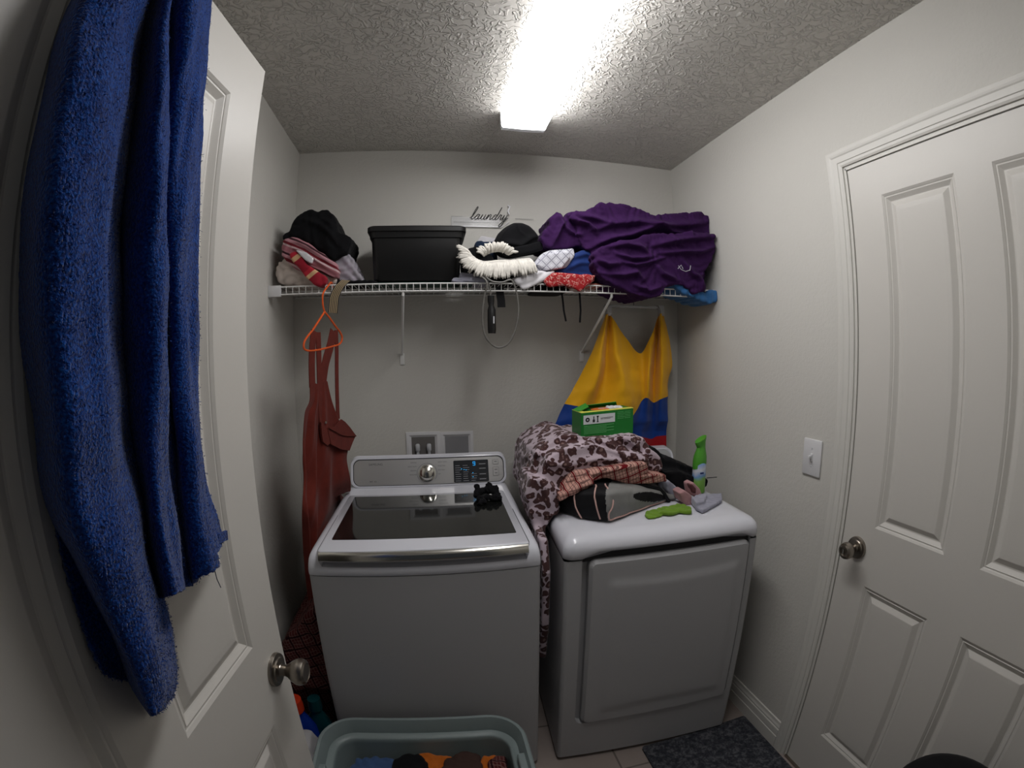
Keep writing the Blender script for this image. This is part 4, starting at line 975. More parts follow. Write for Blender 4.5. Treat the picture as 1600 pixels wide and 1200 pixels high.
o = MB().ribbon([(0.8712, -0.315, 1.735), (0.8717, -0.31, 1.711), (0.8763, -0.31, 1.682), (0.8772, -0.31, 1.657)], (1, 0, 0), .030, .002).build('webbing_strap', M['bag_black'])
one(o, 'short black webbing strap end hanging inside the jump rope loop', 'strap')

# ------------------------------------------------------------------ purple blanket
YP = -0.33
mb = MB()
slab(mb, [(1.245, 1.867), (1.208, 1.904), (1.19, 1.937), (1.178, 1.989), (1.161, 2.02), (1.18, 2.048), (1.22, 2.048), (1.24, 2.063), (1.285, 2.094), (1.37, 2.099), (1.447, 2.087), (1.526, 2.061), (1.629, 2.083), (1.771, 2.102), (1.814, 2.084), (1.808, 1.995), (1.792, 1.905), (1.76, 1.789), (1.629, 1.765), (1.449, 1.772), (1.308, 1.771)], -0.31, -0.05)
slab(mb, [(1.228, 1.863), (1.268, 1.896), (1.323, 1.915), (1.393, 1.928), (1.466, 1.962), (1.585, 1.973), (1.784, 1.987), (1.789, 1.919), (1.763, 1.861), (1.725, 1.823), (1.719, 1.74), (1.673, 1.725), (1.625, 1.76), (1.545, 1.756), (1.518, 1.712), (1.456, 1.7), (1.386, 1.715), (1.345, 1.731), (1.304, 1.745), (1.265, 1.769), (1.234, 1.808)], -0.365, -0.12)
slab(mb, [(1.039, 1.945), (1.058, 1.975), (1.079, 1.989), (1.074, 2.02), (1.112, 2.049), (1.14, 2.019), (1.154, 2.049), (1.187, 2.06), (1.24, 2.017), (1.28, 1.98), (1.278, 1.913), (1.252, 1.877), (1.196, 1.911), (1.142, 1.897), (1.082, 1.895), (1.046, 1.904)], -0.29, -0.10)
PS = [([(1.258, 1.973), (1.326, 1.999), (1.439, 2.017), (1.556, 2.009), (1.682, 2.027), (1.775, 2.049)], .022, .022),
      ([(1.193, 2.026), (1.246, 2.019), (1.313, 2.003)], .016, .014),
      ([(1.228, 1.894), (1.31, 1.935), (1.408, 1.958), (1.526, 2.006), (1.586, 1.995), (1.663, 1.975)], .018, .024),
      ([(1.295, 1.893), (1.364, 1.907), (1.42, 1.901), (1.462, 1.877)], .014, .018),
      ([(1.321, 1.868), (1.376, 1.851), (1.432, 1.854), (1.49, 1.868)], .012, .018),
      ([(1.348, 1.834), (1.403, 1.826), (1.46, 1.84), (1.535, 1.866)], .010, .016),
      ([(1.492, 1.911), (1.568, 1.933), (1.645, 1.951), (1.783, 1.975)], .018, .022),
      ([(1.52, 1.881), (1.611, 1.893), (1.706, 1.901), (1.78, 1.93)], .012, .020),
      ([(1.245, 1.839), (1.279, 1.82), (1.334, 1.828)], .014, .018),
      ([(1.278, 1.784), (1.346, 1.782), (1.402, 1.795), (1.43, 1.771)], .014, .018),
      ([(1.387, 1.748), (1.457, 1.725), (1.51, 1.743)], .012, .018),
      ([(1.489, 1.834), (1.517, 1.796), (1.591, 1.774)], .014, .018),
      ([(1.616, 1.861), (1.645, 1.817), (1.701, 1.78), (1.706, 1.737)], .016, .018),
      ([(1.116, 2.033), (1.126, 1.991), (1.104, 1.943), (1.087, 1.906)], .010, .018),
      ([(1.153, 2.03), (1.184, 2), (1.227, 1.992), (1.258, 1.957)], .012, .020),
      ([(1.126, 1.991), (1.157, 1.961), (1.198, 1.948)], .009, .016)]
o = sculpt('purple_blanket', mb, M['purple'], vox=.004, smooth=6, disp=lambda P, n: 1.7*strokes(P, n, PS)+crumple(P, .0085, (.2, 0, 1), 17, 101, 1.2)+.0026*ridge(P, (1, 0, .6), 60, 1.4, 103, 9))
tag(o, 'large purple blanket heaped on the right end of the wire shelf', 'blanket')
mk = MB()
for a in ([(1.584, -0.392, 1.833), (1.596, -0.392, 1.818), (1.617, -0.392, 1.811), (1.638, -0.392, 1.818), (1.642, -0.392, 1.837)], [(1.581, -0.392, 1.82), (1.597, -0.392, 1.836), (1.605, -0.392, 1.821)]): mk.tube(a, .0014, 5)
mk = mk.build('white_emblem', M['ink_light'], o)
o = sculpt('blue_shirt', slab(MB(), [(1.569, 1.765), (1.606, 1.775), (1.662, 1.764), (1.687, 1.749), (1.738, 1.736), (1.785, 1.755), (1.808, 1.745), (1.811, 1.706), (1.77, 1.688), (1.717, 1.699), (1.673, 1.716), (1.629, 1.725), (1.605, 1.745)], -0.35, -0.18), M['sky'], vox=.0045, smooth=6, disp=lambda P, n: .006*ridge(P, (1, 0, -.4), 26, .7, 111))
one(o, 'light blue cloth hanging under the purple blanket at the right wall', 'cloth')

# ------------------------------------------------------------------ orange hanger and rust overalls
t = tag(empty('coat_hanger', (0.235, -0.36, 1.74)), 'orange plastic hanger hooked on the left end of the wire shelf', 'hanger')
hk = [(0.243, -0.300, 1.742), (0.243, -0.308, 1.7535), (0.241, -0.322, 1.7565), (0.238, -0.333, 1.748)]+[(0.2284, -0.3884, 1.709), (0.2271, -0.3925, 1.681), (0.2284, -0.3883, 1.659), (0.2311, -0.3798, 1.643)]
mb = MB().tube([tuple(p) for p in catmull(hk, 30)], .0032, 8)
lp = [(0.2311, -0.3798, 1.643), (0.2178, -0.422, 1.605), (0.2075, -0.4545, 1.577), (0.194, -0.4975, 1.545), (0.1897, -0.5111, 1.526), (0.1912, -0.5061, 1.51), (0.2007, -0.4761, 1.505), (0.2208, -0.4123, 1.509), (0.2483, -0.3253, 1.521), (0.2646, -0.2736, 1.531), (0.2702, -0.2559, 1.553), (0.2651, -0.2723, 1.575), (0.2548, -0.3048, 1.595), (0.2421, -0.3452, 1.623)]
mb.tube([tuple(p) for p in catmull(lp+[lp[0]], 90)], .0036, 8)
mb.build('frame', M['orange_plastic'], t)
t = tag(empty('overalls', (0.2, -0.42, 0.9)), 'rust red overalls hanging from the orange hanger left of the washer', 'overalls')
rows = [[(0.1989, -0.482, 1.398), (0.2062, -0.4587, 1.397), (0.2136, -0.4352, 1.391), (0.2216, -0.41, 1.398), (0.2283, -0.3887, 1.401), (0.2336, -0.3719, 1.395)],
        [(0.1963, -0.4902, 1.341), (0.2048, -0.4632, 1.338), (0.2123, -0.4394, 1.336), (0.2213, -0.4108, 1.333), (0.2334, -0.3726, 1.329), (0.2415, -0.3468, 1.319)],
        [(0.1857, -0.5238, 1.303), (0.1962, -0.4902, 1.298), (0.2083, -0.452, 1.287), (0.221, -0.4118, 1.276), (0.2371, -0.3608, 1.265), (0.2541, -0.3071, 1.25)],
        [(0.1798, -0.5424, 1.232), (0.1914, -0.5057, 1.225), (0.2047, -0.4634, 1.218), (0.2197, -0.4158, 1.2), (0.2425, -0.3438, 1.172), (0.2756, -0.2388, 1.151)],
        [(0.1757, -0.5551, 1.16), (0.1861, -0.5225, 1.153), (0.2005, -0.4769, 1.142), (0.2167, -0.4256, 1.124), (0.2394, -0.3535, 1.097), (0.2681, -0.2627, 1.085)],
        [(0.1733, -0.5629, 1.083), (0.1824, -0.534, 1.075), (0.1952, -0.4936, 1.056), (0.21, -0.4467, 1.038), (0.2352, -0.3668, 1.008), (0.273, -0.2471, 0.9777)],
        [(0.18, -0.6121, 1.016), (0.19, -0.592, 0.9979), (0.2, -0.5506, 0.9838), (0.205, -0.4687, 0.9558), (0.205, -0.2932, 0.8932), (0.205, -0.0149, 0.8035)],
        [(0.17, -0.5908, 0.9197), (0.18, -0.582, 0.9117), (0.19, -0.5555, 0.9012), (0.195, -0.5172, 0.886), (0.195, -0.4484, 0.8587), (0.195, -0.3756, 0.8245)],
        [(0.16, -0.5698, 0.7941), (0.17, -0.5749, 0.7917), (0.18, -0.5706, 0.7897), (0.185, -0.5568, 0.7831), (0.185, -0.5167, 0.7641), (0.185, -0.4682, 0.7358)],
        [(0.15, -0.561, 0.6392), (0.16, -0.5729, 0.641), (0.17, -0.5828, 0.6468), (0.17, -0.5522, 0.6292), (0.17, -0.5204, 0.6109), (0.17, -0.4899, 0.5878)]]
cols = [[r[i] for r in rows] for i in range(6)]
G = sheet(cols, 90, 130); Pq = G.reshape(-1, 3)
s_ = np.tile(np.linspace(0, 1, 90), 130); v_ = np.repeat(np.linspace(0, 1, 130), 90)
fold = np.clip(v_*2.2, 0, 1)*(.009*np.sin(s_*6.283*3.2+1.4*np.sin(v_*5))+.003*np.sin(s_*6.283*6+2*v_*6))
Pq[:, 0] += fold*.95*np.clip((.30-Pq[:, 0])/.1, 0, 1); Pq[:, 1] -= fold*.3
m_ = Pq[:, 2] < .938; Pq[m_, 0] = np.minimum(Pq[m_, 0], .214)
thicken(MB_ := MB(), G, .003).build('body', M['rust'], t, auto=0)
def strap(pts, w, wd=(.3, .95, 0)):
    MB().ribbon([tuple(p) for p in catmull(pts, 24)], wd, w, .003).build('shoulder_strap', M['rust'], t)
strap([(0.21, -0.4467, 1.573), (0.2058, -0.46, 1.522), (0.2037, -0.4668, 1.458), (0.2034, -0.4676, 1.382)], .036); strap([(0.2176, -0.4227, 1.569), (0.2181, -0.4209, 1.501), (0.2179, -0.4215, 1.412), (0.2178, -0.422, 1.3), (0.2184, -0.4201, 1.237)], .030)
strap([(0.2503, -0.319, 1.577), (0.2427, -0.3432, 1.523), (0.2322, -0.3763, 1.466), (0.2258, -0.3966, 1.41), (0.2222, -0.4081, 1.366)], .046); strap([(0.2562, -0.3005, 1.581), (0.2569, -0.298, 1.512), (0.2558, -0.3015, 1.44), (0.2548, -0.3047, 1.357), (0.2541, -0.3071, 1.25)], .024)
pk = [(0.2113, -0.4426, 1.259), (0.2113, -0.4424, 1.223), (0.2127, -0.438, 1.19), (0.2213, -0.4107, 1.171), (0.2284, -0.3884, 1.176), (0.2284, -0.3884, 1.213), (0.2255, -0.3977, 1.247)]
mb = MB().rings([[(p[0]+.012, p[1]-.004, p[2]) for p in pk], [(p[0]+.004, p[1], p[2]) for p in pk]]); mb.build('bib_corner', M['rust'], t)
b_ = [(0.219, -0.4182, 1.255)][0]; MB().lathe([(0, 0), (.005, 0), (.005, .002), (0, .003)], (b_[0]+.014, b_[1]-.006, b_[2]), (.9, -.4, 0), 14).build('button', M['chrome'], t)
fl = [(0.2223, -0.4076, 1.235), (0.2388, -0.3556, 1.229), (0.2541, -0.3071, 1.25), (0.2627, -0.2797, 1.236), (0.2744, -0.2427, 1.208), (0.2879, -0.1999, 1.169), (0.2787, -0.229, 1.147), (0.2695, -0.2581, 1.12), (0.25, -0.3199, 1.138), (0.2282, -0.389, 1.171)]
mb = MB().rings([[(p[0]+.014, p[1]-.004, p[2]) for p in fl], [(p[0]+.010, p[1]-.003, p[2]) for p in fl]]); mb.build('bib_flap', M['rust'], t)
hm = [(0.2237, -0.4034, 1.234), (0.2382, -0.3574, 1.212), (0.255, -0.3042, 1.189), (0.2862, -0.2054, 1.168)]
MB().tube([(p[0]+.017, p[1]-.005, p[2]) for p in catmull(hm, 20)], .0022, 6).build('flap_seam', M['rust'], t)

# ------------------------------------------------------------------ flag on a clear clip hanger
def flag_mat():
    m = mat('flag_nylon', K(.5), 0.55, spec=0.3, sheen=0.2); g = N(m)
    a = g.n('ShaderNodeUVMap'); sp = g.n('ShaderNodeSeparateXYZ'); g.l(a.outputs[0], sp.inputs[0])
    g.color(g.ramp(sp.outputs[1], [(0, S((236, 174, 16))), (.5, S((8, 56, 136))), (.75, S((160, 16, 28)))], 'CONSTANT'))
    n2 = g.n('ShaderNodeTexNoise'); n2.inputs['Scale'].default_value = 30; g.l(g.coord(), n2.inputs['Vector']); g.bump(n2.outputs[0], .25, .004)
    return m
M['flag'] = flag_mat()
t = tag(empty('flag', (1.45, -0.1, 1.6)), 'yellow blue and red striped flag clipped to a clear hanger above the dryer', 'flag')
fy = -0.10
fc = [[(1.376, -0.1, 1.65), (1.317, -0.1, 1.499), (1.251, -0.1, 1.373), (1.183, -0.1, 1.259), (1.142, -0.1, 1.176), (1.104, -0.1, 1.095), (1.075, -0.1, 1.033)],
      [(1.371, -0.13, 1.651), (1.337, -0.15, 1.498), (1.313, -0.15, 1.374), (1.255, -0.13, 1.246), (1.22, -0.13, 1.165), (1.192, -0.12, 1.065), (1.177, -0.1, 1.004)],
      [(1.395, -0.1, 1.653), (1.381, -0.1, 1.499), (1.375, -0.09, 1.37), (1.33, -0.09, 1.227), (1.306, -0.09, 1.141), (1.282, -0.1, 1.056), (1.268, -0.1, 0.9982)],
      [(1.401, -0.13, 1.631), (1.406, -0.15, 1.484), (1.429, -0.16, 1.344), (1.396, -0.14, 1.202), (1.392, -0.13, 1.114), (1.391, -0.1, 1.02), (1.385, -0.1, 0.9901)],
      [(1.475, -0.1, 1.548), (1.481, -0.12, 1.427), (1.488, -0.14, 1.307), (1.482, -0.13, 1.182), (1.484, -0.1, 1.103), (1.479, -0.1, 1.044), (1.471, -0.1, 0.9839)],
      [(1.555, -0.08, 1.478), (1.555, -0.1, 1.396), (1.554, -0.11, 1.338), (1.556, -0.1, 1.261), (1.548, -0.1, 1.175), (1.55, -0.1, 1.088), (1.546, -0.1, 0.9936)],
      [(1.596, -0.11, 1.557), (1.582, -0.13, 1.455), (1.571, -0.14, 1.369), (1.576, -0.12, 1.274), (1.581, -0.1, 1.188), (1.583, -0.1, 1.083), (1.586, -0.1, 0.9998)],
      [(1.653, -0.08, 1.655), (1.643, -0.07, 1.499), (1.63, -0.07, 1.364), (1.632, -0.07, 1.246), (1.63, -0.07, 1.167), (1.629, -0.07, 1.071), (1.62, -0.1, 1.004)],
      [(1.642, -0.12, 1.661), (1.637, -0.14, 1.499), (1.637, -0.14, 1.367), (1.642, -0.12, 1.266), (1.65, -0.11, 1.171), (1.654, -0.1, 1.084), (1.661, -0.1, 1.007)],
      [(1.67, -0.1, 1.663), (1.713, -0.1, 1.454), (1.693, -0.1, 1.349), (1.691, -0.1, 1.277), (1.693, -0.1, 1.177), (1.696, -0.1, 1.088), (1.699, -0.1, 1.013)]]
# rows of control points sit at flag heights 0, .17, .34, .5, .62, .75, .87
vt = np.array([0, .17, .34, .5, .62, .75, .87])
G = sheet(fc, 140, 140)
vv = np.interp(np.linspace(0, 6, 140), np.arange(7), vt)
G[..., 1] = np.minimum(G[..., 1]+.003*wob(G.reshape(-1, 3), 14, 3).reshape(140, 140), -.012)
low = np.clip((1.16-G[..., 2])/.05, 0, 1); G[..., 1] = G[..., 1]*(1-low)+(-.075-.012*np.sin(np.linspace(0, 14, 140))[None, :])*low
mbf = MB(); thicken(mbf, G, .0012)
fo = mbf.build('cloth', M['flag'], t, auto=0)
uv = fo.data.uv_layers.new(name='UVMap'); nvt = 140*140
vidx = np.empty(len(fo.data.loops), int); fo.data.loops.foreach_get('vertex_index', vidx)
uvd = np.zeros((len(vidx), 2)); uvd[:, 1] = vv[(vidx % nvt)//140]; uvd[:, 0] = ((vidx % nvt) % 140)/139.0
uv.data.foreach_set('uv', uvd.ravel())
mb = MB(); th = tag(empty('clip_hanger', (1.45, -0.1, 1.66)), 'clear plastic clip hanger holding the flag under the purple blanket', 'hanger')
hb = [(1.371, -0.1, 1.69), (1.667, -0.1, 1.699), (1.515, -0.1, 1.694), (1.516, -0.1, 1.723)]
mb.rbox(hb[0][0], hb[1][0], -.104, -.096, hb[0][2]-.006, hb[0][2]+.006, .003, 2); mb.build('bar', M['clear'], th)
MB().tube([(hb[2][0], -.1, hb[2][2]), (hb[2][0], -.1, SZ-.02), (hb[2][0], -.104, SZ-.004), (hb[2][0], -.113, SZ+.002), (hb[2][0], -.121, SZ-.006)], .0022, 8).build('hook', M['chrome'], th)
for c in ([(1.386, -0.1, 1.688), (1.389, -0.1, 1.645)], [(1.65, -0.1, 1.695), (1.656, -0.1, 1.651)]):
    (xa, _, za), (xb, _, zb) = c
    MB().prism([(xa-.016, za+.004), (xa+.016, za+.004), (xb+.009, (za+zb)/2), (xb+.012, zb), (xb-.012, zb), (xb-.009, (za+zb)/2)], -.116, -.088).build('clip', M['clear'], th)

# ------------------------------------------------------------------ acrylic wall sign
t = tag(empty('wall_sign', (0.86, 0, 2.07)), 'clear acrylic sign with script lettering on the wall above the cap', 'sign')
sx0, sx1, sz0, sz1 = .702, 1.075, 2.052, 2.096
M['acrylic'] = mat('acrylic', S((238, 240, 244)), 0.08); M['acrylic'].node_tree.nodes['Principled BSDF'].inputs['Alpha'].default_value = 0.22
MB().rbox(sx0, .925, -.009, -.006, sz0, sz1, .001, 1).build('panel', M['acrylic'], t)
M['glint_white'] = mat('painted_edge_glint', S((240, 240, 246)), 0.25)  # white colour standing in for light glinting on the acrylic edges
mb = MB().box(sx0, .925, -.0100, -.0055, sz0-.002, sz0+.001); mb.tube([(.925, -.008, sz0), (.945, -.008, sz0+.012), (.963, -.008, sz0+.028)], .0012, 6)
mb.build('lower_edge_glint', M['glint_white'], t)
def script(strokes_, x0, z0, sc, r, name, m):
    mb = MB()
    for st in strokes_:
        p = [(x0+(a+.42*b)*sc, -.0115, z0+b*sc) for a, b in st]
        q_ = catmull(p, 8*len(p)); mb.tube([tuple(v) for v in q_], r, 6)
    return mb.build(name, m, t)
lt = [[(0, .2), (.25, .55), (.5, 1.6), (.42, 1.9), (.3, 1.6), (.2, .5), (.3, .05), (.5, .15), (.7, .4)],      # l
      [(1.15, .62), (.95, .78), (.75, .5), (.75, .1), (.95, .05), (1.15, .4), (1.2, .75), (1.15, .25), (1.3, .05), (1.5, .3)],  # a
      [(1.5, .3), (1.6, .75), (1.58, .2), (1.75, .03), (1.98, .35), (2.03, .75), (2.0, .2), (2.15, .03), (2.35, .35)],  # u
      [(2.35, .35), (2.45, .75), (2.42, .02), (2.5, .45), (2.7, .78), (2.85, .6), (2.83, .15), (2.95, .03), (3.15, .3)],  # n
      [(3.65, .62), (3.45, .78), (3.25, .5), (3.25, .1), (3.45, .05), (3.65, .4), (3.8, 1.2), (3.88, 1.9), (3.78, 1.2), (3.66, .25), (3.8, .04), (4.0, .3)],  # d
      [(4.0, .3), (4.1, .8), (4.2, .72), (4.35, .72), (4.3, .3), (4.4, .05), (4.6, .3)],  # r
      [(4.6, .3), (4.72, .75), (4.7, .2), (4.85, .05), (5.05, .35), (5.12, .75), (5.05, -.1), (4.85, -.9), (4.6, -1.0), (4.55, -.7), (4.9, -.2), (5.4, .3)]]  # y
script(lt, .782, 2.084, .0315, .0017, 'script_lettering', M['ink_dark'])
mb = MB().tube([(.955, -.0125, 2.155), (.965, -.0125, 2.150), (.957, -.0125, 2.125), (.962, -.0125, 2.112)], .0032, 6)
mb.build('painted_shine', M['glint_white'], t)
mb = MB(); rs = random.Random(9); x = .712
while x < .91:
    w_ = rs.uniform(.004, .012); mb.box(x, x+w_, -.0098, -.0092, 2.070, 2.0715); x += w_+rs.uniform(.002, .004)
mb.build('small_lettering', M['ink'], t, smooth=False)
mb = MB().box(.99, 1.075, -.0065, -.0055, 2.094, 2.0952).box(sx0, .75, -.0065, -.0055, 2.097, 2.0982); mb.build('rule_line', M['ink'], t, smooth=False)

# ------------------------------------------------------------------ dryer top: duffel bag, blankets, box
ZD = .9395
bt = [(1.016, -0.5657), (1.072, -0.6579), (1.128, -0.7046), (1.148, -0.7225), (1.18, -0.7083), (1.296, -0.6481), (1.429, -0.5843), (1.477, -0.5861)]
ring0 = bt+[(1.52, -.42), (1.44, -.24), (1.10, -.22), (1.03, -.34)]
zt = [1.00, 1.035, 1.045, 1.048, 1.045, 1.02, .985, .962, .965, 1.02, 1.05, 1.04]
t = tag(empty('duffel_bag', (1.25, -0.45, ZD)), 'black and grey duffel bag with pink piping lying on the dryer', 'bag')
cxm, cym = 1.24, -.42
def rg(k, s_): return [(cxm+(x-cxm)*s_, cym+(y-cym)*s_, ZD+.003+(z-ZD-.003)*k) for (x, y), z in zip(ring0, zt)]
gp = [(1.176, 1.061), (1.221, 1.057), (1.289, 1.037), (1.417, 1.001), (1.49, 0.9497), (1.471, 0.9148), (1.32, 0.906), (1.227, 0.8781), (1.193, 0.882), (1.195, 0.9578)]
gpx = np.array([(1.175, -0.6, 1.074), (1.205, -0.6, 0.8807)])
def bag_slots(C_):
    out = np.zeros(len(C_)); f = (C_[:, 0] > 1.157+(C_[:, 1]+.704)*.55+(ZD-C_[:, 2])*.15) & (C_[:, 1] < -.40)
    out[f] = 1
    # dark mesh pocket opening
    px = (C_[:, 0]-1.345)/.085; pz = (C_[:, 2]-(.990-.28*(C_[:, 0]-1.31)))/.017
    out[(px**2+pz**2 < 1) & f] = 0
    return out
bagbody = sculpt('body', MB().rings([rg(0, .98), rg(.5, 1.0), rg(.9, .97), rg(1, .90)]), [M['bag_black'], M['bag_grey']], t, vox=.0045, smooth=6, disp=lambda P, n: .003*ridge(P, (1, .3, .5), 12, .7, 121), slots=bag_slots, clampz=ZD+.001)
def pipe(pts): MB().tube(onto(bagbody, [tuple(p) for p in catmull(pts, 40)], .001), .0028, 8).build('piping', M['piping'], t)
pipe([(1.175, -0.62, 1.053), (1.163, -0.665, 1.027), (1.155, -0.7, 0.9947), (1.152, -0.72, 0.9669), (1.163, -0.722, 0.9445), (1.188, -0.712, 0.947), (1.248, -0.672, 0.9463), (1.331, -0.625, 0.9468), (1.418, -0.58, 0.9469), (1.472, -0.556, 0.9485)])
pipe([(1.141, -0.62, 1.056), (1.129, -0.66, 1.028), (1.121, -0.69, 0.9947), (1.122, -0.702, 0.9638), (1.126, -0.704, 0.9486)]); pipe([(1.084, -0.61, 1.022), (1.072, -0.633, 0.9917), (1.072, -0.648, 0.9676), (1.082, -0.655, 0.9467)])
mb = MB().tube(onto(bagbody, [tuple(p) for p in catmull([(1.261, -0.58, 1.039), (1.324, -0.58, 1.019), (1.389, -0.58, 0.989), (1.445, -0.58, 0.9438)], 20)], .004), .0065, 8); mb.build('carry_handle', M['bag_black'], t)

def plaid_mat(name, base, line1, line2, fq=22, rot=(0, 0.3, 0)):
    m = mat(name, base, 0.9, spec=0.1); g = N(m); mp = g.mapping((1, 1, 1), rot); sp = g.n('ShaderNodeSeparateXYZ'); g.l(mp, sp.inputs[0])
    v3 = g.math('SUBTRACT', sp.outputs[2], g.math('MULTIPLY', sp.outputs[1], .8))
    def ln(s_, f_, w): return g.math('LESS_THAN', g.math('ABSOLUTE', g.math('SUBTRACT', g.math('FRACT', g.math('MULTIPLY', s_, f_)), .5)), w)
    thin = g.math('MAXIMUM', ln(sp.outputs[0], fq*4, .10), ln(v3, fq*4, .10)); thick = g.math('MAXIMUM', ln(sp.outputs[0], fq, .055), ln(v3, fq, .055))
    g.color(g.mix(thick, g.mix(g.math('MULTIPLY', thin, .75), base, line2), line1)); return m
M['plaid'] = plaid_mat('pink_plaid', S((196, 152, 140)), S((104, 22, 28)), S((56, 32, 36)))
M['plaid_dark'] = plaid_mat('maroon_plaid', S((78, 34, 34)), S((36, 18, 22)), S((118, 92, 88)), 24)
mb = MB()
slab(mb, [(1.021, 1.013), (1.03, 1.042), (1.052, 1.069), (1.079, 1.088), (1.141, 1.092), (1.199, 1.095), (1.271, 1.103), (1.333, 1.103), (1.346, 1.088), (1.347, 1.064), (1.285, 1.056), (1.2, 1.058), (1.141, 1.049), (1.096, 1.021), (1.039, 0.9935)], -0.60, -0.38)
slab(mb, [(1.184, 1.059), (1.294, 1.059), (1.423, 1.046), (1.433, 1.018), (1.359, 1.018), (1.27, 1.026)], -0.59, -0.42)
slab(mb, [(1.008, 1.022), (1.049, 1.036), (1.082, 1.06), (1.127, 1.072), (1.129, 1.056), (1.105, 1.036), (1.06, 1.018), (1.012, 0.9994)], -0.635, -0.55)
o = sculpt('plaid_shirt', mb, M['plaid'], vox=.0042, smooth=4, disp=lambda P, n: strokes(P, n, [([(1.061, 1.06), (1.141, 1.076), (1.247, 1.087), (1.336, 1.093)], .010, .010), ([(1.039, 1.025), (1.095, 1.048), (1.165, 1.061)], .008, .009), ([(1.2, 1.049), (1.298, 1.05), (1.41, 1.045)], .008, .009)])+.003*ridge(P, (.3, 0, 1), 26, 1, 131))
one(o, 'pink and black plaid shirt crumpled on the duffel bag', 'shirt')

def leopard_mat():
    m = mat('leopard_fleece', K(.5), 0.95, spec=0.08, sheen=0.2); g = N(m); co = g.coord()
    nz = g.n('ShaderNodeTexNoise'); nz.inputs['Scale'].default_value = 26; nz.inputs['Detail'].default_value = 2; g.l(co, nz.inputs['Vector'])
    mv = g.n('ShaderNodeMix', data_type='VECTOR'); mv.inputs[0].default_value = .035; g.l(co, mv.inputs[4]); g.l(nz.outputs[1], mv.inputs[5])
    v = g.n('ShaderNodeTexVoronoi'); v.inputs['Scale'].default_value = 38; v.inputs['Randomness'].default_value = .85; g.l(mv.outputs[1], v.inputs['Vector'])
    n2 = g.n('ShaderNodeTexNoise'); n2.inputs['Scale'].default_value = 34; g.l(co, n2.inputs['Vector'])
    d = g.math('ADD', v.outputs[0], g.math('MULTIPLY', g.math('SUBTRACT', n2.outputs[0], .5), .55))
    br, lt_, tan = S((74, 50, 50)), S((186, 170, 180)), S((128, 102, 98))
    g.color(g.ramp(d, [(0, tan), (.15, tan), (.21, br), (.51, br), (.56, lt_), (1, lt_)]))
    n3 = g.n('ShaderNodeTexNoise'); n3.inputs['Scale'].default_value = 350; g.l(co, n3.inputs['Vector']); g.bump(n3.outputs[0], .35, .003); return m
M['leopard'] = leopard_mat()
mb = MB()
slab(mb, [(0.9447, 1.054), (0.9473, 1.097), (0.9615, 1.138), (0.9967, 1.166), (1.039, 1.185), (1.063, 1.196), (1.101, 1.194), (1.135, 1.178), (1.245, 1.172), (1.336, 1.179), (1.371, 1.167), (1.393, 1.146), (1.41, 1.105), (1.401, 1.071), (1.325, 1.067), (1.222, 1.059), (1.134, 1.046), (1.085, 1.026), (1.054, 0.9741), (1.045, 0.9003), (0.9775, 0.9061), (0.935, 0.9829)], -0.50, -0.16)
slab(mb, [(0.9638, 1.08), (0.9866, 1.136), (1.055, 1.166), (1.149, 1.172), (1.259, 1.13), (1.323, 1.126), (1.362, 1.107), (1.363, 1.077), (1.223, 1.079), (1.162, 1.067), (1.103, 1.071), (1.047, 1.045), (1.028, 0.9991), (0.9751, 1.01)], -0.57, -0.30)
slab(mb, [(1.379, 1.135), (1.406, 1.121), (1.434, 1.092), (1.444, 1.061), (1.434, 1.042), (1.409, 1.039), (1.387, 1.061), (1.369, 1.102)], -0.53, -0.40)
slab(mb, [(0.9059, 1.02), (0.9238, 1.077), (0.9768, 1.067), (1.026, 1.025), (1.02, 0.9491), (1, 0.8797), (0.9822, 0.8208), (0.9592, 0.8353), (0.9275, 0.917)], -0.60, -0.44)
slab(mb, [(-.70, .90), (-.50, .92), (-.46, .75), (-.50, .50), (-.60, .42), (-.70, .44), (-.73, .60), (-.74, .80)], .930, .958, 'yz')
o = sculpt('leopard_blanket', mb, M['leopard'], vox=.005, smooth=7,
           disp=lambda P, n: np.where(P[:, 2] > .93, 1, .25)*(strokes(P, n, [([(1.101, 1.188), (1.173, 1.171), (1.234, 1.144), (1.267, 1.113)], .016, .016), ([(1.246, 1.18), (1.309, 1.162), (1.354, 1.126)], .014, .016), ([(0.9528, 1.149), (0.9866, 1.113), (1.056, 1.104), (1.138, 1.113)], .020, .014), ([(1.114, 1.114), (1.174, 1.12), (1.242, 1.106), (1.26, 1.09)], .012, .014), ([(1.266, 1.142), (1.31, 1.11), (1.349, 1.098)], .010, .014), ([(0.9546, 1.069), (0.9768, 0.999), (0.9816, 0.9172)], .012, .010)])+crumple(P, .007, (.7, 0, 1), 13, 141, 1.0)))
def gapfix(o):
    me = o.data; n = len(me.vertices); P = np.empty(n*3); me.vertices.foreach_get('co', P); P = P.reshape(-1, 3)
    m_ = P[:, 2] < .90; P[m_, 0] = np.clip(P[m_, 0], .919, .972)
    m2 = (P[:, 2] >= .90) & (P[:, 2] < ZD+.003) & (P[:, 0] > .972); P[m2, 2] = ZD+.003
    m3 = (P[:, 2] >= .90) & (P[:, 2] < .945) & (P[:, 0] < .92); P[m3, 0] = .92
    me.vertices.foreach_set('co', P.ravel()); me.update()
gapfix(o); one(o, 'leopard print fleece blanket heaped on the dryer, one end hanging between the machines', 'blanket')

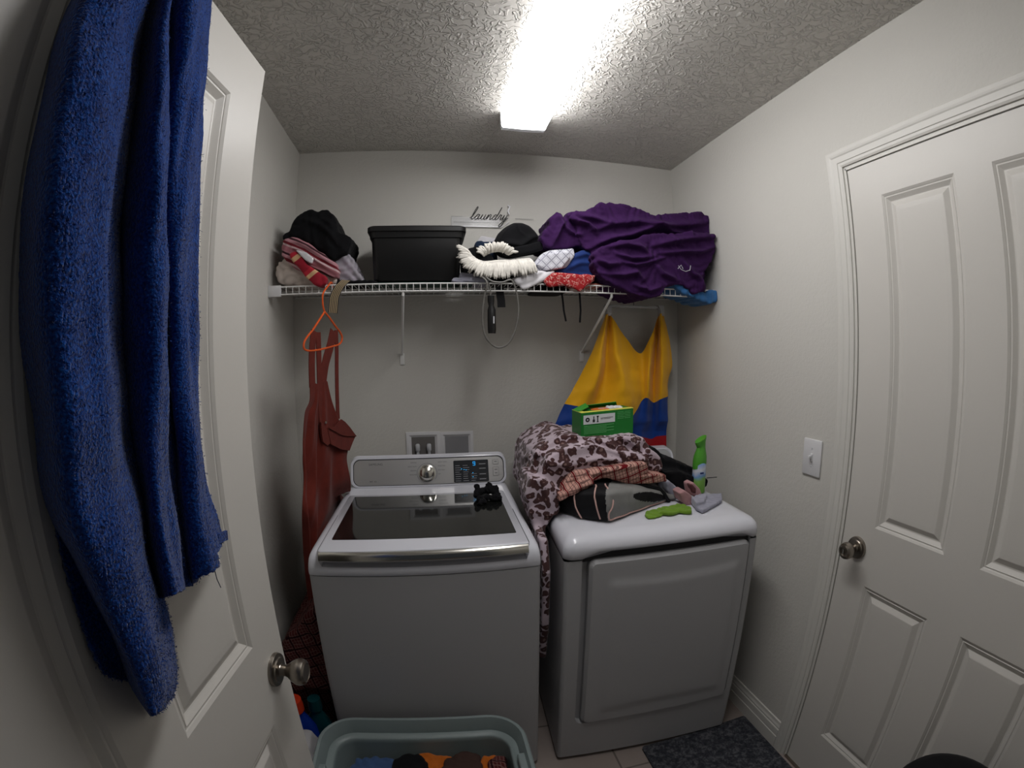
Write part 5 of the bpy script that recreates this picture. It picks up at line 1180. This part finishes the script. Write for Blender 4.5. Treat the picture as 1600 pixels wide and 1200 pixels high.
# green carton
A_ = Vector((1.148, -.432, 1.165)); ang = .015
ca, sa = math.cos(ang), math.sin(ang); BW, BD, BH = .212, .105, .098
def bxp(x, y, z, tilt=.05): return (A_.x+x*ca-y*sa, A_.y+x*sa+y*ca, A_.z+z+x*tilt)
t = tag(empty('carton', tuple(A_)), 'green cardboard carton with a torn open top on the leopard blanket', 'box')
M['box_green'] = mat('green_card', S((20, 116, 40)), 0.45)
M['box_lime'] = mat('bright_green_card', S((58, 146, 48)), 0.45)
M['box_yellow'] = mat('yellow_card', S((226, 224, 96)), 0.5)
M['box_orange'] = mat('orange_print', S((236, 118, 58)), 0.5)
M['box_white'] = mat('white_print', S((212, 216, 218)), 0.5)
M['box_pale'] = mat('pale_green_print', S((110, 190, 120)), 0.5)
th_ = .0015
mb = MB()
def bbox(mb, x0, x1, y0, y1, z0, z1, tilt=.05):
    v = [bxp(x, y, z, tilt) for x in (x0, x1) for y in (y0, y1) for z in (z0, z1)]
    return mb.add(v, [(0, 1, 3, 2), (4, 6, 7, 5), (0, 4, 5, 1), (2, 3, 7, 6), (0, 2, 6, 4), (1, 5, 7, 3)])
bbox(mb, 0, BW, 0, BD, 0, BH-.002); mb.build('carton_body', M['box_green'], t, smooth=False)
mb = MB(); bbox(mb, 0, BW, 0, .022, BH-.002, BH); bbox(mb, 0, .02, .022, BD, BH-.002, BH); mb.build('yellow_edge', M['box_yellow'], t, smooth=False)
mb = MB()
def quad(mb, pts, th=.0015):
    a = [Vector(p) for p in pts]; n_ = (a[1]-a[0]).cross(a[2]-a[0]).normalized()*th
    return mb.rings([[tuple(p) for p in a], [tuple(p+n_) for p in a]])
quad(mb, [bxp(.01, BD, BH), bxp(.19, BD, BH), bxp(.17, BD-.035, BH+.020), bxp(.04, BD-.03, BH+.016)])
quad(mb, [bxp(0, .03, BH), bxp(0, .10, BH), bxp(.05, .09, BH+.022), bxp(.045, .04, BH+.014)])
mb.build('top_flap', M['box_lime'], t, smooth=False)
mb = MB(); c = (.118, .048)
mb.rings([[bxp(c[0]+.062*math.cos(a), c[1]+.022*math.sin(a), BH-.002+h) for a in [2*math.pi*k/28 for k in range(28)]] for h in (.001, .0035)])
lo = mb.build('logo_oval', M['box_orange'], t, smooth=False)
TM = Matrix.Translation(Vector(bxp(c[0], c[1], BH+.0022))) @ Matrix.Rotation(-.05, 4, 'Y')
text('Gain', 'logo_lettering', M['box_white'], TM, .034, t, .0003)
o_ = sculpt('tissue', MB().box(1.27, 1.33, -.405, -.365, A_.z+BH-.002, A_.z+BH+.014), M['white_cloth'], t, vox=.003, smooth=4, disp=lambda P, n: .005*ridge(P, (1, .5, .4), 60, 1, 151))
mb = MB()
def fq_(mb, x0, x1, z0, z1, e=.0006, y=-.0008): return mb.add([bxp(x0, y, z0), bxp(x1, y, z0), bxp(x1, y, z1), bxp(x0, y, z1), bxp(x0, y+e, z0), bxp(x1, y+e, z0), bxp(x1, y+e, z1), bxp(x0, y+e, z1)], [(0, 1, 2, 3), (4, 7, 6, 5), (0, 4, 5, 1), (3, 2, 6, 7), (0, 3, 7, 4), (1, 5, 6, 2)])
fq_(mb, .010, .136, .052, .086); mb.build('white_label', M['box_white'], t, smooth=False)
mb = MB()
cxx, czz = .026, .069; mb.rings([[bxp(cxx+r_*math.cos(a), -.0012, czz+r_*math.sin(a)) for a in [2*math.pi*k/20 for k in range(20)]] for r_ in (.0085, .003)], caps=False)
fq_(mb, .046, .055, .058, .068, y=-.0014); fq_(mb, .0485, .0525, .068, .080, y=-.0014)
fq_(mb, .064, .068, .058, .080, y=-.0014); fq_(mb, .062, .070, .076, .081, y=-.0014); fq_(mb, .062, .070, .057, .060, y=-.0014)
fq_(mb, .078, .128, .0705, .0718, y=-.0014); fq_(mb, .078, .118, .0670, .0680, y=-.0014)
mb.build('label_symbols', M['ink_dark'], t, smooth=False)
mb = MB()
for k in range(6): fq_(mb, .012, .132-(.03 if k % 2 else 0), .044-k*.0055, .0455-k*.0055)
for k in range(5): fq_(mb, .146, .172+(.004 if k % 2 else 0), .086-k*.006, .0872-k*.006); fq_(mb, .176, .200, .086-k*.006, .0872-k*.006)
mb.build('small_print', M['box_pale'], t, smooth=False)

# black cloth, spray can, socks
o = sculpt('black_cloth', slab(slab(MB(), [(1.409, 1.111), (1.436, 1.122), (1.46, 1.103), (1.478, 1.075), (1.515, 1.073), (1.551, 1.049), (1.606, 1.031), (1.66, 1.002), (1.691, 0.966), (1.69, 0.9415), (1.659, 0.9255), (1.573, 0.935), (1.521, 0.9592), (1.481, 1.008), (1.422, 1.065)], -0.47, -0.22), [(1.453, 1.038), (1.526, 1.031), (1.642, 0.9813), (1.635, 0.9556), (1.538, 0.9453), (1.502, 0.9569)], -0.52, -0.40), M['black_cloth'], vox=.005, smooth=7, disp=lambda P, n: crumple(P, .007, (.5, 0, 1), 15, 161), clampz=ZD+.001)
one(o, 'black garment crumpled on the dryer between the leopard blanket and the spray can', 'clothing')
o = sculpt('white_shirt', slab(MB(), [(1.444, 1.014), (1.466, 1.007), (1.496, 0.9737), (1.526, 0.9449), (1.522, 0.9196), (1.476, 0.9351), (1.452, 0.9707)], -0.56, -0.47), M['grey_cloth'], vox=.004, smooth=4, disp=lambda P, n: .005*ridge(P, (1, .2, .6), 34, 1, 171), clampz=ZD+.001)
one(o, 'pale blue grey cloth at the right end of the duffel bag', 'cloth')
cx_, cy_ = 1.612, -.515
t = tag(empty('spray_can', (cx_, cy_, ZD)), 'air freshener spray can with a green trigger cap on the dryer', 'spray can')
def can_mat():
    m = mat('can_print', K(.5), 0.3); g = N(m); sp = g.n('ShaderNodeSeparateXYZ'); g.l(g.coord(), sp.inputs[0])
    nz = g.n('ShaderNodeTexNoise'); nz.inputs['Scale'].default_value = 40; g.l(g.coord(), nz.inputs['Vector'])
    f = g.math('ADD', sp.outputs[2], g.math('MULTIPLY', g.math('SUBTRACT', nz.outputs[0], .5), .03))
    f = g.math('ADD', f, g.math('MULTIPLY', sp.outputs[0], -.25))
    g.color(g.ramp(g.math('MULTIPLY', f, 7), [(0, S((90, 140, 50))), (.40, S((122, 168, 80))), (.5, S((110, 150, 200))), (.68, S((206, 210, 216))), (.85, S((120, 160, 215)))])); return m
M['can'] = can_mat(); M['cap_green'] = mat('green_cap', S((76, 148, 48)), 0.3)
MB().lathe([(0, 0), (.024, 0), (.0265, .003), (.0265, .112), (.025, .122), (.022, .126), (0, .126)], (cx_, cy_, ZD), n=32).build('can_body', M['can'], t)
R = []
for z, rx, ox in ((.100, .0278, 0), (.118, .0280, 0), (.135, .0262, .001), (.152, .0205, .003), (.165, .0170, .004), (.176, .0180, .003), (.186, .0215, .001), (.193, .0225, 0)):
    R.append([(cx_+ox+rx*math.cos(a), cy_+rx*.9*math.sin(a), ZD+z*1.13-.006+(.014*(math.cos(a)) if z > .17 else (-.012*math.cos(a)*-1 if z < .101 else 0))) for a in [2*math.pi*k/32 for k in range(32)]])
R.append([(cx_+.016*math.cos(a), cy_+.014*math.sin(a), ZD+.2085+.010*math.cos(a)) for a in [2*math.pi*k/32 for k in range(32)]])
MB().rings(R).build('spray_cap', M['cap_green'], t, auto=50)
MB().box(cx_-.012, cx_+.004, cy_-.0275, cy_-.0262, ZD+.080, ZD+.086).build('label_mark', M['blue_cloth'], t, smooth=False)
o = MB().tube([(1.701, -0.44, 0.9678), (1.752, -0.44, 0.9665)], .0018, 6).build('black_stick', M['black_plastic'])
o.location = (0, 0, 0); one(o, 'thin black stem poking out behind the spray can', 'stem')
o = sculpt('lime_sock', slab(slab(MB(), [(1.293, -0.6881), (1.317, -0.6553), (1.348, -0.6522), (1.386, -0.637), (1.415, -0.6403), (1.403, -0.6796), (1.364, -0.7065), (1.321, -0.724), (1.287, -0.725)], ZD, ZD+.007, 'xy'), [(1.341, -0.7017), (1.399, -0.6592), (1.446, -0.6395), (1.464, -0.654), (1.47, -0.7011), (1.447, -0.7347), (1.413, -0.7147), (1.368, -0.7249)], ZD+.001, ZD+.013, 'xy'), M['lime'], vox=.0025, smooth=3, disp=lambda P, n: .0035*ridge(P, (.8, 1, 0), 34, 1, 181), clampz=ZD)
one(o, 'lime green sock lying flat at the front of the dryer top', 'sock', 'socks on the dryer')
t = sculpt('grey_sock', slab(slab(MB(), [(1.508, -0.6315), (1.573, -0.575), (1.619, -0.5937), (1.663, -0.6033), (1.62, -0.6696), (1.573, -0.6971), (1.489, -0.7431), (1.482, -0.7121)], ZD, ZD+.016, 'xy'), [(1.504, -0.6399), (1.551, -0.6173), (1.575, -0.6357), (1.519, -0.7012), (1.482, -0.709)], ZD+.012, ZD+.030, 'xy'), M['grey_cloth'], vox=.003, smooth=5, disp=lambda P, n: .003*ridge(P, (1, .6, 0), 34, 1, 191), clampz=ZD)
one(t, 'pale grey sock at the right edge of the dryer top below the spray can', 'sock', 'socks on the dryer')
M['sock_pink'] = fabric('dusty_pink_knit', S((170, 130, 132)), 0.9); M['sock_brown'] = fabric('brown_knit', S((92, 52, 54)), 0.9)
t = tag(empty('ankle_sock', (1.56, -.62, ZD)), 'dusty pink and brown sock propped between the black garment and grey sock', 'sock', 'socks on the dryer')
sculpt('knit', slab(slab(MB(), [(1.454, 0.9869), (1.475, 0.9966), (1.503, 0.9766), (1.519, 0.9505), (1.509, 0.932), (1.49, 0.9344), (1.467, 0.9566)], -0.64, -0.58), [(1.506, 1.009), (1.524, 1.015), (1.554, 0.9868), (1.565, 0.9608), (1.543, 0.9534), (1.517, 0.9664)], -0.62, -0.57), M['sock_pink'], t, vox=.003, smooth=5, clampz=ZD)
sculpt('heel_patch', slab(MB(), [(1.504, 1.01), (1.515, 1.011), (1.533, 0.9923), (1.534, 0.9726), (1.515, 0.9797)], -0.624, -0.60), M['sock_brown'], t, vox=.0025, smooth=3)
# scrunchie on the washer lid
ZL = .939
mb = MB(); rs = random.Random(2)
for (x, y, z, r_) in ((.772, -.345, .962, .018), (.790, -.34, .968, .014), (.812, -.338, .968, .018), (.834, -.348, .962, .018), (.843, -.368, .952, .014), (.825, -.385, .950, .016), (.800, -.38, .952, .015), (.777, -.39, .950, .016), (.782, -.415, .947, .013), (.764, -.36, .955, .012), (.846, -.39, .948, .012), (.768, -.335, .984, .011), (.815, -.33, .984, .013), (.838, -.345, .976, .013), (.770, -.425, .945, .011)):
    ellip(mb, (x, y-.01, z), (r_, r_, r_*.9))
o = sculpt('hair_scrunchie', mb, M['black_cloth'], vox=.003, smooth=3, disp=lambda P, n: .005*ridge(P, (1, .6, .5), 48, 1.4, 201, 12), clampz=ZL)
one(o, 'black velvet hair scrunchie on the back right of the washer lid', 'scrunchie')

# ------------------------------------------------------------------ laundry tub in front of the washer
t = tag(empty('laundry_tub', (0.515, -1.07, 0), -.05), 'grey green plastic laundry tub full of clothes in front of the washer', 'laundry tub')
tq = dict(x0=.203, x1=.829, y0=-1.31, y1=-.853)
def tr(z, i, r=.11): return [(a, b+(-.05)*(a-.515), z) for a, b in rrect(tq['x0']+i, tq['x1']-i, tq['y0']+i, tq['y1']-i, max(r-i, .02), 9)]
mb = MB().rings([tr(.004, .075), tr(.012, .068), tr(.30, .030), tr(.325, .016), tr(.352, .010), tr(.354, .001), tr(.360, -.001), tr(.364, .003), tr(.362, .011), tr(.330, .024), tr(.318, .026), tr(.315, .046), tr(.310, .050), tr(.295, .050), tr(.02, .082), tr(.014, .09)])
mb.build('tub_shell', M['tub'], t, auto=50)
for s_, x in ((1, .228), (-1, .803)):
    MB().rbox(x-.012, x+.012, -1.14, -1.03, .318, .348, .006, 3).build('handle_grip', M['tub'], t)
def inside(name, outl, z0, z1, m, lab, cat, seed, fr=16, amp=.012):
    o = sculpt(name, slab(MB(), outl, z0, z1, 'xy'), m, vox=.006, smooth=8, disp=lambda P, n: crumple(P, amp, (1, .6, .2), fr, seed)); one(o, lab, cat, 'clothes heaped in the laundry tub')
inside('jeans', [(.285, -1.20), (.28, -.99), (.30, -.925), (.37, -.915), (.425, -.93), (.44, -1.0), (.44, -1.20)], .12, .262, M['denim'], 'blue denim garment at the left inside the laundry tub', 'clothing', 211, 22)
inside('black_shirt', [(.43, -1.20), (.42, -.95), (.46, -.925), (.50, -.925), (.53, -.96), (.54, -1.20)], .12, .280, M['black_cloth'], 'black garment between the denim and the orange cloth in the tub', 'clothing', 221)
inside('orange_shirt', [(.49, -1.10), (.485, -.925), (.53, -.918), (.60, -.945), (.68, -.985), (.70, -.95), (.745, -.955), (.745, -1.10)], .12, .272, M['orange_cloth'], 'orange cloth at the back of the laundry tub', 'clothing', 231)
inside('brown_shirt', [(.53, -1.22), (.555, -1.02), (.59, -.955), (.64, -.935), (.69, -.96), (.70, -1.22)], .12, .286, mat('dark_brown_cloth', S((54, 34, 28)), .9), 'dark brown garment over the orange cloth in the tub', 'clothing', 241)
inside('patterned_shirt', [(.71, -1.22), (.705, -1.0), (.735, -.965), (.765, -.97), (.775, -1.22)], .12, .285, M['plaid_dark'], 'dark patterned garment at the right end of the tub', 'clothing', 251)

# ------------------------------------------------------------------ between washer and left wall
o = sculpt('maroon_shirt', slab(slab(MB(), [(0.0716, 0.5561), (0.098, 0.603), (0.1262, 0.6139), (0.1502, 0.6539), (0.1805, 0.6834), (0.2261, 0.7076), (0.2504, 0.5859), (0.2165, 0.3691), (0.0324, 0.3623)], -0.72, -0.40), [(.03, .0), (.19, 0), (.19, .50), (.03, .50)], -0.66, -0.42), M['plaid_dark'], vox=.006, smooth=8,
           disp=lambda P, n: crumple(P, .010, (.5, 0, 1), 14, 261), clampz=.001, clampx=(.004, .214))
one(o, 'maroon plaid shirt heaped between the washer and the left wall', 'shirt')
def bottle(x, y, r, h, col, capcol, label, cap_r=.5, name='detergent_bottle', oval=.7):
    t = tag(empty(name, (x, y, 0)), label, 'bottle')
    R = [[(x+r*k*math.cos(a), y+r*oval*k*math.sin(a), z) for a in [2*math.pi*j/28 for j in range(28)]] for z, k in ((0, .9), (.008, 1), (h*.62, 1), (h*.78, .92), (h*.9, .62), (h*.95, .45), (h, .45))]
    MB().rings(R).build('bottle_body', mat(name+'_plastic', col, .25), t, auto=60)
    MB().lathe([(0, 0), (r*cap_r, 0), (r*cap_r*1.02, .01), (r*cap_r*.9, .045), (0, .047)], (x, y, h-.005), n=24).build('bottle_cap', mat(name+'_cap', capcol, .3), t, auto=50)
bottle(.100, -.81, .066, .365, S((8, 46, 140)), S((196, 56, 26)), 'blue plastic detergent bottle with an orange cap beside the washer')
bottle(.158, -.765, .048, .335, S((10, 62, 68)), S((10, 62, 68)), 'dark teal plastic bottle behind the blue detergent bottle')
o = sculpt('plastic_sack', slab(MB(), [(.03, 0), (.19, 0), (.195, .30), (.175, .345), (.13, .35), (.06, .33), (.03, .25)], -0.99, -0.885), mat('milky_film', S((190, 188, 190)), .35, trans=.3, ior=1.2), vox=.005, smooth=8, disp=lambda P, n: .006*ridge(P, (1, 0, .6), 30, 1.1, 271), clampz=.001)
one(o, 'crinkled white plastic sack on the floor left of the laundry tub', 'sack')

# ------------------------------------------------------------------ mat and hamper on the right
def mat_rug():
    m = mat('navy_mottled_rug', K(.1), 0.95); g = N(m); co = g.coord()
    a = g.n('ShaderNodeTexNoise'); a.inputs['Scale'].default_value = 60; a.inputs['Detail'].default_value = 8; a.inputs['Roughness'].default_value = .7; g.l(co, a.inputs['Vector'])
    g.color(g.ramp(a.outputs[0], [(.38, S((30, 33, 40))), (.5, S((52, 54, 61))), (.62, S((88, 88, 92)))])); 
    b = g.n('ShaderNodeTexNoise'); b.inputs['Scale'].default_value = 300; g.l(co, b.inputs['Vector']); g.bump(b.outputs[0], .5, .003); return m
o = MB().prism(rrect(1.308, 1.780, -1.75, -.822, .012, 4), 0.0, .010, 'xy').build('floor_mat', mat_rug(), auto=40)
one(o, 'mottled navy blue mat on the floor in front of the dryer', 'mat')
t = tag(empty('laundry_hamper', (1.60, -1.78, 0.01)), 'black round hamper at the bottom right in front of the panelled door', 'hamper')
R = []
for z, r_ in ((.012, .125), (.02, .132), (.30, .140), (.52, .146), (.545, .148)): R.append([(1.60+r_*math.cos(a), -1.78+r_*math.sin(a), z) for a in [2*math.pi*k/40 for k in range(40)]])
MB().rings(R).build('hamper_body', M['black_cloth'], t, auto=50)
R = []
for z, r_ in ((.545, .150), (.556, .151), (.575, .140), (.590, .115), (.598, .07), (.600, .01)): R.append([(1.60+r_*math.cos(a), -1.78+r_*math.sin(a), z) for a in [2*math.pi*k/40 for k in range(40)]])
MB().rings(R).build('hamper_lid', M['black_cloth'], t, auto=50)
